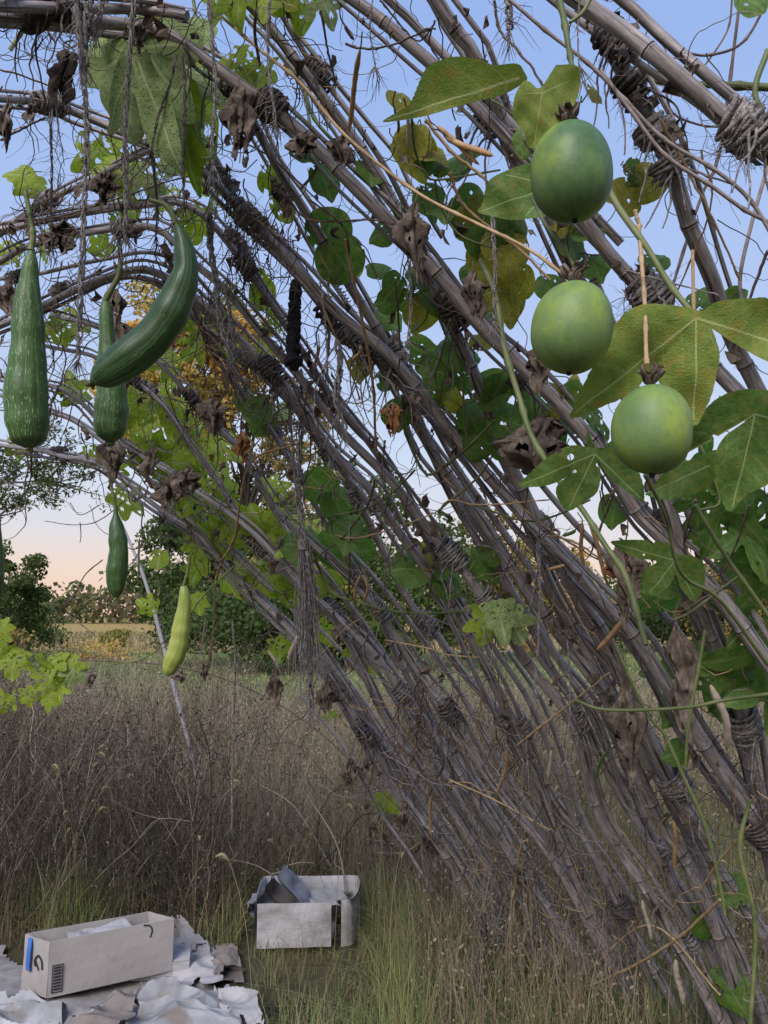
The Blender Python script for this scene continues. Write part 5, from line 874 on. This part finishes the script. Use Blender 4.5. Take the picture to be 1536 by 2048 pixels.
# dead weeds: branching stalks with curled leaflets and seed heads
def weeds(n, y0, y1, hmin, hmax, name, label, leafn=9, xf=None, sp=.68, mm='weed'):
    X, Y = scatter(n, y0, y1, sp); k = keep(X, Y)
    if xf is not None: k &= xf(X, Y)
    X, Y = X[k], Y[k]; pa = patch(X, Y, .9, 21); k = rng.uniform(-.6, .5, len(X)) < pa*1.6+.25; X, Y, pa = X[k], Y[k], pa[k]; pc_ = patch(X, Y, .6, 44)
    mb = MB(); n = len(X); H = rng.uniform(hmin, hmax, n)*(1+.7*pa)*rng.choice([.6, 1, 1.1], n); th = .0015+.0004*Y
    az = rng.uniform(0, 6.28, n); ln = rng.normal(0, .22, n)
    def stalks(X0, Z0, H, az, ln, th, kk, segs=4):
        V = []; 
        for s in range(segs+1):
            q = s/segs; c = np.stack([X0[:,0]+np.cos(az)*ln*H*q**1.4, X0[:,1]+np.sin(az)*ln*H*q**1.4, Z0+H*q], 1)+rng.normal(0, .006, (len(H), 3))*(s > 0); w_ = (1-.7*q)*th
            V += [c-np.stack([w_, 0*w_, 0*w_], 1)*.5, c+np.stack([w_, 0*w_, 0*w_], 1)*.5]
        V = np.stack(V, 1).reshape(-1, 3); m_ = 2*(segs+1); b = (np.arange(len(H))*m_)[:,None]
        F = np.concatenate([b+np.array([[2*s, 2*s+1, 2*s+3, 2*s+2]]) for s in range(segs)]); mb.add(V, F, None, np.repeat(kk, m_))
    kk = np.clip(.45+pc_*1.3+rng.normal(0, .22, n), 0, 1); base = np.stack([X, Y], 1); z0 = gz(X, Y); stalks(base, z0, H, az, ln, th, kk)
    for b in range(5):                                       # side branches
        q = rng.uniform(.25, .85, n); o = np.stack([X+np.cos(az)*ln*H*q**1.4, Y+np.sin(az)*ln*H*q**1.4], 1); a2 = rng.uniform(0, 6.28, n); stalks(o, z0+H*q, H*rng.uniform(.15, .4, n), a2, rng.uniform(.4, 1.2, n), th*.6, np.roll(kk, b), 2)
    for b in range(leafn):                                   # curled leaflets and husks
        q = rng.uniform(.15, 1.05, n); c = np.stack([X+np.cos(az)*ln*H*q**1.4+rng.normal(0, .05, n), Y+np.sin(az)*ln*H*q**1.4+rng.normal(0, .05, n), z0+H*q+rng.normal(0, .03, n)], 1)
        s = rng.uniform(.004, .015, n)*(.35+Y*.12); d1 = rng.normal(size=(n, 3)); d1 /= np.linalg.norm(d1, axis=1)[:,None]; d2 = np.cross(d1, rng.normal(size=(n, 3))); d2 /= np.linalg.norm(d2, axis=1)[:,None]
        V = np.stack([c-d1*s[:,None], c+d2*s[:,None]*.45, c+d1*s[:,None], c-d2*s[:,None]*.45], 1).reshape(-1, 3); bb = (np.arange(n)*4)[:,None]; mb.add(V, bb+np.array([[0,1,2,3]]), None, np.repeat(np.clip(kk+rng.normal(0, .22, n), 0, 1), 4))
    tag(mb.build(name, M[mm], smooth=False), label, 'weeds', kind='stuff')
weeds(15000, 3.7, 8.0, .4, .95, 'dead_weeds', 'thick brown dead weeds behind the boxes', 18, lambda X, Y: Y > 4.15+2.0*patch(X, Y, 1.3, 61))
weeds(9500, 3.5, 6.6, .5, 1.05, 'woody_weeds', 'dark woody thicket of dead weeds at the left behind the long box', 22, lambda X, Y: (X < -.30*Y+.35+.8*patch(X, Y, .9, 71)), mm='thicket')
weeds(4000, 8.0, 10.5, .3, .6, 'far_weeds', 'brown dead weeds further back before the green strip', 12)
weeds(3500, 2.6, 4.6, .2, .5, 'low_weeds', 'low dead weeds at the foot of the canes', 8, lambda X, Y: (X > .1) | (Y > 4.0))
M['weedgreen'] = vegmat('green weed', [(.06,.10,.03),(.10,.15,.04),(.16,.19,.06),(.12,.10,.07),(.20,.17,.10)], .3)
weeds(4500, 3.2, 8.5, .35, .95, 'green_weeds', 'leafy green weeds growing behind the right hand canes', 22, lambda X, Y: X > .16*Y+.25+.6*patch(X, Y, 1, 15), mm='weedgreen')
weeds(500, 3.6, 7.5, .2, .6, 'scattered_green_weeds', 'scattered small green weeds among the dead ones', 12, lambda X, Y: X < .2*Y, mm='weedgreen')
# woody dead stems lying and leaning through the weeds
wm = MB()
for q_ in range(150):
    y = random.uniform(3.9, 6.4); x = y*random.uniform(-.6, .25); h = random.uniform(.3, 1.1); a = random.uniform(0, 6.28); l = random.uniform(.2, 1.0); kk = random.choice([.05, .2, .3, .9, 1.0]); P = [np.array([x, y, 0.])]
    for j in range(1, 6): P.append(np.array([x+math.cos(a)*l*j/5, y+math.sin(a)*l*j/5*.5, h*math.sin(j/5*1.5)])+rng.normal(0, .03, 3))
    r = random.uniform(.002, .0055); C = catmull(P, 20); tube(wm, C, np.linspace(r, r*.4, 20), 5, k=kk, cap=False)
    for b_ in range(5): c = C[random.randint(4, 18)]; v = rng.normal(size=3)*[.12, .1, .08]+[0, 0, .05]; tube(wm, catmull([c, c+v*.5+rng.normal(0, .015, 3), c+v], 7), np.linspace(r*.5, r*.2, 7), 4, k=kk, cap=False)
tag(wm.build('dead_stalks', M['thicket']), 'dark and pale woody dead stalks leaning through the weeds', 'weeds', kind='stuff')
# foxtail seed heads that catch the light
fm = MB(); X, Y = scatter(260, 3.0, 6.5, .6); k = keep(X, Y); X, Y = X[k], Y[k]
for x, y in zip(X, Y):
    h = random.uniform(.4, .85); a = random.uniform(0, 6.28); P = np.array([[x, y, 0], [x+.04*math.cos(a), y+.04*math.sin(a), h*.6], [x+.11*math.cos(a), y+.11*math.sin(a), h], [x+.16*math.cos(a), y+.16*math.sin(a), h+.015]]); C = catmull(P, 12); kk = random.random(); tube(fm, C, .0012, 3, k=kk, cap=False)
    E_ = catmull([P[2], (P[2]+P[3])/2+[0, 0, .012], P[3]-[0, 0, .006]], 8); tube(fm, E_, [.001,.005,.0065,.007,.0065,.006,.004,.001], 6, k=kk)
    for _ in range(26): p = E_[random.randint(1, 6)]; v = unit(rng.normal(size=3)); tube(fm, [p, p+v*.012], [.0006, .0002], 3, k=kk, cap=False)
tag(fm.build('foxtail_grass', M['foxtail']), 'bristly tan foxtail seed heads nodding among the weeds', 'grass', kind='stuff')

# ------------------------------------------------------------------ trees
def treemat(name, cols): return vegmat(name, cols, .3)
M['t_orange'] = treemat('autumn orange foliage', [(.55,.28,.09),(.65,.42,.14),(.48,.38,.10),(.34,.31,.09),(.62,.35,.13)])
M['t_mixed'] = treemat('turning foliage', [(.16,.18,.05),(.36,.24,.09),(.12,.15,.045),(.40,.27,.09),(.10,.14,.04)])
M['t_dark'] = treemat('dark green foliage', [(.04,.065,.025),(.07,.11,.035),(.10,.14,.045),(.05,.08,.03)])
M['t_green'] = treemat('green foliage', [(.05,.08,.025),(.08,.12,.035),(.12,.15,.045),(.06,.09,.03)])
M['t_yellow'] = treemat('yellowing foliage', [(.26,.25,.05),(.18,.20,.05),(.36,.31,.08),(.10,.13,.04)])
M['t_far'] = treemat('distant foliage', [(.10,.12,.06),(.14,.14,.06),(.20,.17,.07),(.09,.11,.06),(.17,.13,.07)])
M['bark'] = mat('bark', [(.06,.05,.045),(.13,.11,.10)], 9, 'obj', rough=.95, bump=.7)
def tree(x, ytop, ybase, D, wpx, m, label, nleaf=9000, ls=.09, shape='round', lean=0, name='tree', trunk=True, group=None, low=.25, clumps=60, seed=1, bare=False):
    """crown centred on photo column x, top at ytop, foliage reaching down to ybase, D metres away"""
    rs = np.random.default_rng(seed); G = np.array([(x-768)/FPX*D, D, 0.]); zt = at(x, ytop, D)[2]; zb_ = max(.2, at(x, ybase, D)[2]); Wd = wpx*D/FPX/2; G[2] = float(gz(np.array([G[0]]), np.array([G[1]]))[0])
    root = empty(name, tuple(G), label, 'tree' if 'tree' in name else 'shrub', group); Hc = (zt-zb_)/2; cz = (zt+zb_)/2; cl = []
    tb = MB(); top = G+[lean, 0, cz+Hc*.6-G[2]]
    tube(tb, catmull([G-[0, 0, .1], G+[lean*.2, 0, (cz-G[2])*.5], [G[0]+lean*.6, G[1], cz], top], 16), np.linspace(max(.05, zt*.012), .02, 16), 8)
    for i in range(clumps):
        while True:
            p = rs.uniform(-1, 1, 3)
            r_ = np.linalg.norm(p)
            if shape == 'cone':
                if math.hypot(p[0], p[1]) < (1-p[2])*.5+.06: break
            elif .35 < r_ < 1: break
        c = np.array([G[0]+lean*(p[2]+1)/2+p[0]*Wd, G[1]+p[1]*Wd*.8, cz+p[2]*Hc]); cl.append(c)
        if trunk and i % 2 == 0:
            s_ = np.array([G[0]+lean*.4, G[1], G[2]+(c[2]-G[2])*rs.uniform(.45, .8)]); tube(tb, catmull([s_, (s_+c)/2+rs.normal(0, Wd*.06, 3), c], 8), np.linspace(max(.02, zt*.006), .005, 8), 5)
    tb.build('trunk', M['bark'], root)
    cl = np.array(cl); n = nleaf; ci = rs.integers(0, len(cl), n); cr_ = rs.uniform(.5, 1.3, len(cl))*Wd*2.2/math.sqrt(len(cl)); off = rs.normal(size=(n, 3)); off *= (rs.uniform(.2, 1, n)**.6/np.linalg.norm(off, axis=1))[:,None]; C = cl[ci]+off*cr_[ci][:,None]*[1, 1, .75]
    C[:,2] = np.maximum(C[:,2], G[2]+.03)
    s = ls*rs.uniform(.5, 1.3, n); d1 = rs.normal(size=(n, 3)); d1 /= np.linalg.norm(d1, axis=1)[:,None]; d2 = np.cross(d1, rs.normal(size=(n, 3))); d2 /= np.linalg.norm(d2, axis=1)[:,None]
    V = np.stack([C-d1*s[:,None]*.5, C+d2*s[:,None]*.3, C+d1*s[:,None]*.5, C-d2*s[:,None]*.3], 1).reshape(-1, 3); kk = np.clip(rs.uniform(0, 1, len(cl))[ci]*.6+rs.uniform(0, .4, n), 0, 1)
    mb = MB(); mb.add(V, (np.arange(n)*4)[:,None]+np.array([[0,1,2,3]]), None, np.repeat(kk, 4)); mb.build('crown', M[m], root, smooth=False); return root
tree(330, 545, 900, 32, 330, 't_orange', 'tall tree with orange autumn leaves behind the hanging gourds', 20000, .25, seed=3, clumps=70, lean=.6)
tree(490, 640, 1240, 34, 330, 't_mixed', 'tall tree turning orange and green just right of the orange one', 18000, .25, seed=4, clumps=90)
tree(425, 1010, 1292, 24, 330, 't_dark', 'dark feathery tree behind the small dark gourd and the stake', 13000, .17, seed=5, clumps=80)
tree(690, 905, 1300, 25, 330, 't_green', 'green tree behind the big twine knot at centre', 13000, .19, seed=6, clumps=80)
tree(600, 1090, 1310, 22, 240, 't_yellow', 'yellowing bush right behind the twine bundle', 8000, .15, seed=7, name='shrub', clumps=50)
tree(520, 1160, 1312, 21, 330, 't_dark', 'dark green bush under the yellowing one', 9000, .15, seed=8, name='shrub', clumps=60)
tree(830, 1040, 1330, 22, 260, 't_green', 'green tree seen between the canes right of centre', 8000, .16, seed=9, group='trees behind the right canes')
tree(960, 1000, 1330, 26, 200, 't_mixed', 'turning tree whose top meets the pink sky between the canes', 7000, .18, seed=10)
tree(1090, 1075, 1310, 30, 230, 't_orange', 'low orange brown tree at the horizon behind the canes', 7000, .2, seed=11)
tree(1210, 1120, 1300, 34, 260, 't_dark', 'dark tree at the horizon behind the right dead leaves', 7000, .22, seed=12)
tree(1330, 1135, 1300, 36, 230, 't_green', 'green tree at the horizon left of the far right leaves', 7000, .22, seed=13)
tree(1470, 1110, 1310, 34, 260, 't_mixed', 'turning tree at the far right of the horizon', 7000, .22, seed=14)
tree(20, 1090, 1300, 18, 150, 't_green', 'feathery cedar like tree at the left edge against the pink sky', 6000, .11, seed=15, clumps=34)
tree(20, 1205, 1312, 26, 200, 't_green', 'rounded green bush below the pink sky at left', 8000, .14, seed=16, name='shrub')
tree(238, 1262, 1300, 31, 50, 't_yellow', 'small yellow shrub at the edge of the golden field', 2500, .14, seed=17, name='shrub', clumps=20)
tree(190, 1308, 1330, 28, 210, 't_orange', 'low rusty brush in front of the golden field', 4000, .10, seed=18, name='shrub', clumps=30)
tree(-10, 1250, 1350, 15, 150, 't_mixed', 'brownish bush at the left edge above the weeds', 6000, .10, seed=19, name='shrub')
# overhanging branch at the left edge, from a tree outside the frame
br = empty('tree', tuple(np.array([-5.6, 9, 0])), 'tree at the left edge whose bare tipped branch reaches into the sky', 'tree'); tb = MB(); lb_ = MB(); rs = np.random.default_rng(5)
tube(tb, catmull([(-5.6, 9, -.1), (-5.5, 9, 2.5), (-5.3, 9, 5)], 12), np.linspace(.14, .06, 12), 8)
def sprig(P, r, lv):
    C = catmull(P, 14); tube(tb, C, np.linspace(r, r*.3, 14), 5, cap=False); d = C[-1]-C[0]; L = np.linalg.norm(d)
    if lv == 0: 
        for _ in range(16):
            p = C[rs.integers(3, 14)]+rs.normal(0, .035, 3); a = unit(rs.normal(size=3)); b = unit(np.cross(a, rs.normal(size=3))); s = rs.uniform(.015, .04); lb_.add([p-a*s, p+b*s*.35, p+a*s, p-b*s*.35], [[0,1,2,3]], None, rs.random())
        return
    for i in range(9):
        j = rs.integers(2, 14); v = unit(unit(d)+rs.normal(0, .6, 3)*[1, .6, .9])*L*rs.uniform(.2, .42); sprig([C[j], C[j]+v*.5+rs.normal(0, L*.03, 3), C[j]+v], r*.45, lv-1)
for pts in ([(-5.4,9,3.2), tuple(at(0,965,9)), tuple(at(90,962,9)), tuple(at(165,975,9))], [(-5.4,9,3.0), tuple(at(-30,985,9)), tuple(at(40,935,9)), tuple(at(120,925,9))], [(-5.4,9,2.6), tuple(at(-60,1050,9)), tuple(at(-10,1035,9)), tuple(at(45,1022,9))], [(-5.4,9,3.6), tuple(at(-40,900,9)), tuple(at(20,905,9)), tuple(at(70,935,9))]): sprig(pts, .022, 2)
tb.build('branches', M['bark'], br); lb_.build('foliage', M['t_green'], br, smooth=False)
# distant wood line
fw = MB(); rs = np.random.default_rng(9); n = 26000; xx = rs.uniform(-150, 230, n); yy = 170+rs.normal(0, 8, n)+.04*xx; hh_ = 5.5+3.0*np.sin(xx*.11)+1.6*np.sin(xx*.37+1)+1.2*np.sin(xx*.83); zz = rs.uniform(0, 1, n)**.8*(hh_+3)+.4
C = np.stack([xx, yy, zz], 1); s = rs.uniform(.7, 1.8, n); d1 = rs.normal(size=(n, 3)); d1 /= np.linalg.norm(d1, axis=1)[:,None]; d2 = np.cross(d1, rs.normal(size=(n, 3))); d2 /= np.linalg.norm(d2, axis=1)[:,None]
V = np.stack([C-d1*s[:,None]*.5, C+d2*s[:,None]*.35, C+d1*s[:,None]*.5, C-d2*s[:,None]*.35], 1).reshape(-1, 3); fw.add(V, (np.arange(n)*4)[:,None]+np.array([[0,1,2,3]]), None, np.repeat(np.clip(.5+.5*np.sin(xx*.21)+rs.normal(0, .2, n), 0, 1), 4))
tag(fw.build('far_wood', M['t_far'], smooth=False), 'distant autumn wood along the horizon beyond the fields', 'woodland', kind='stuff')
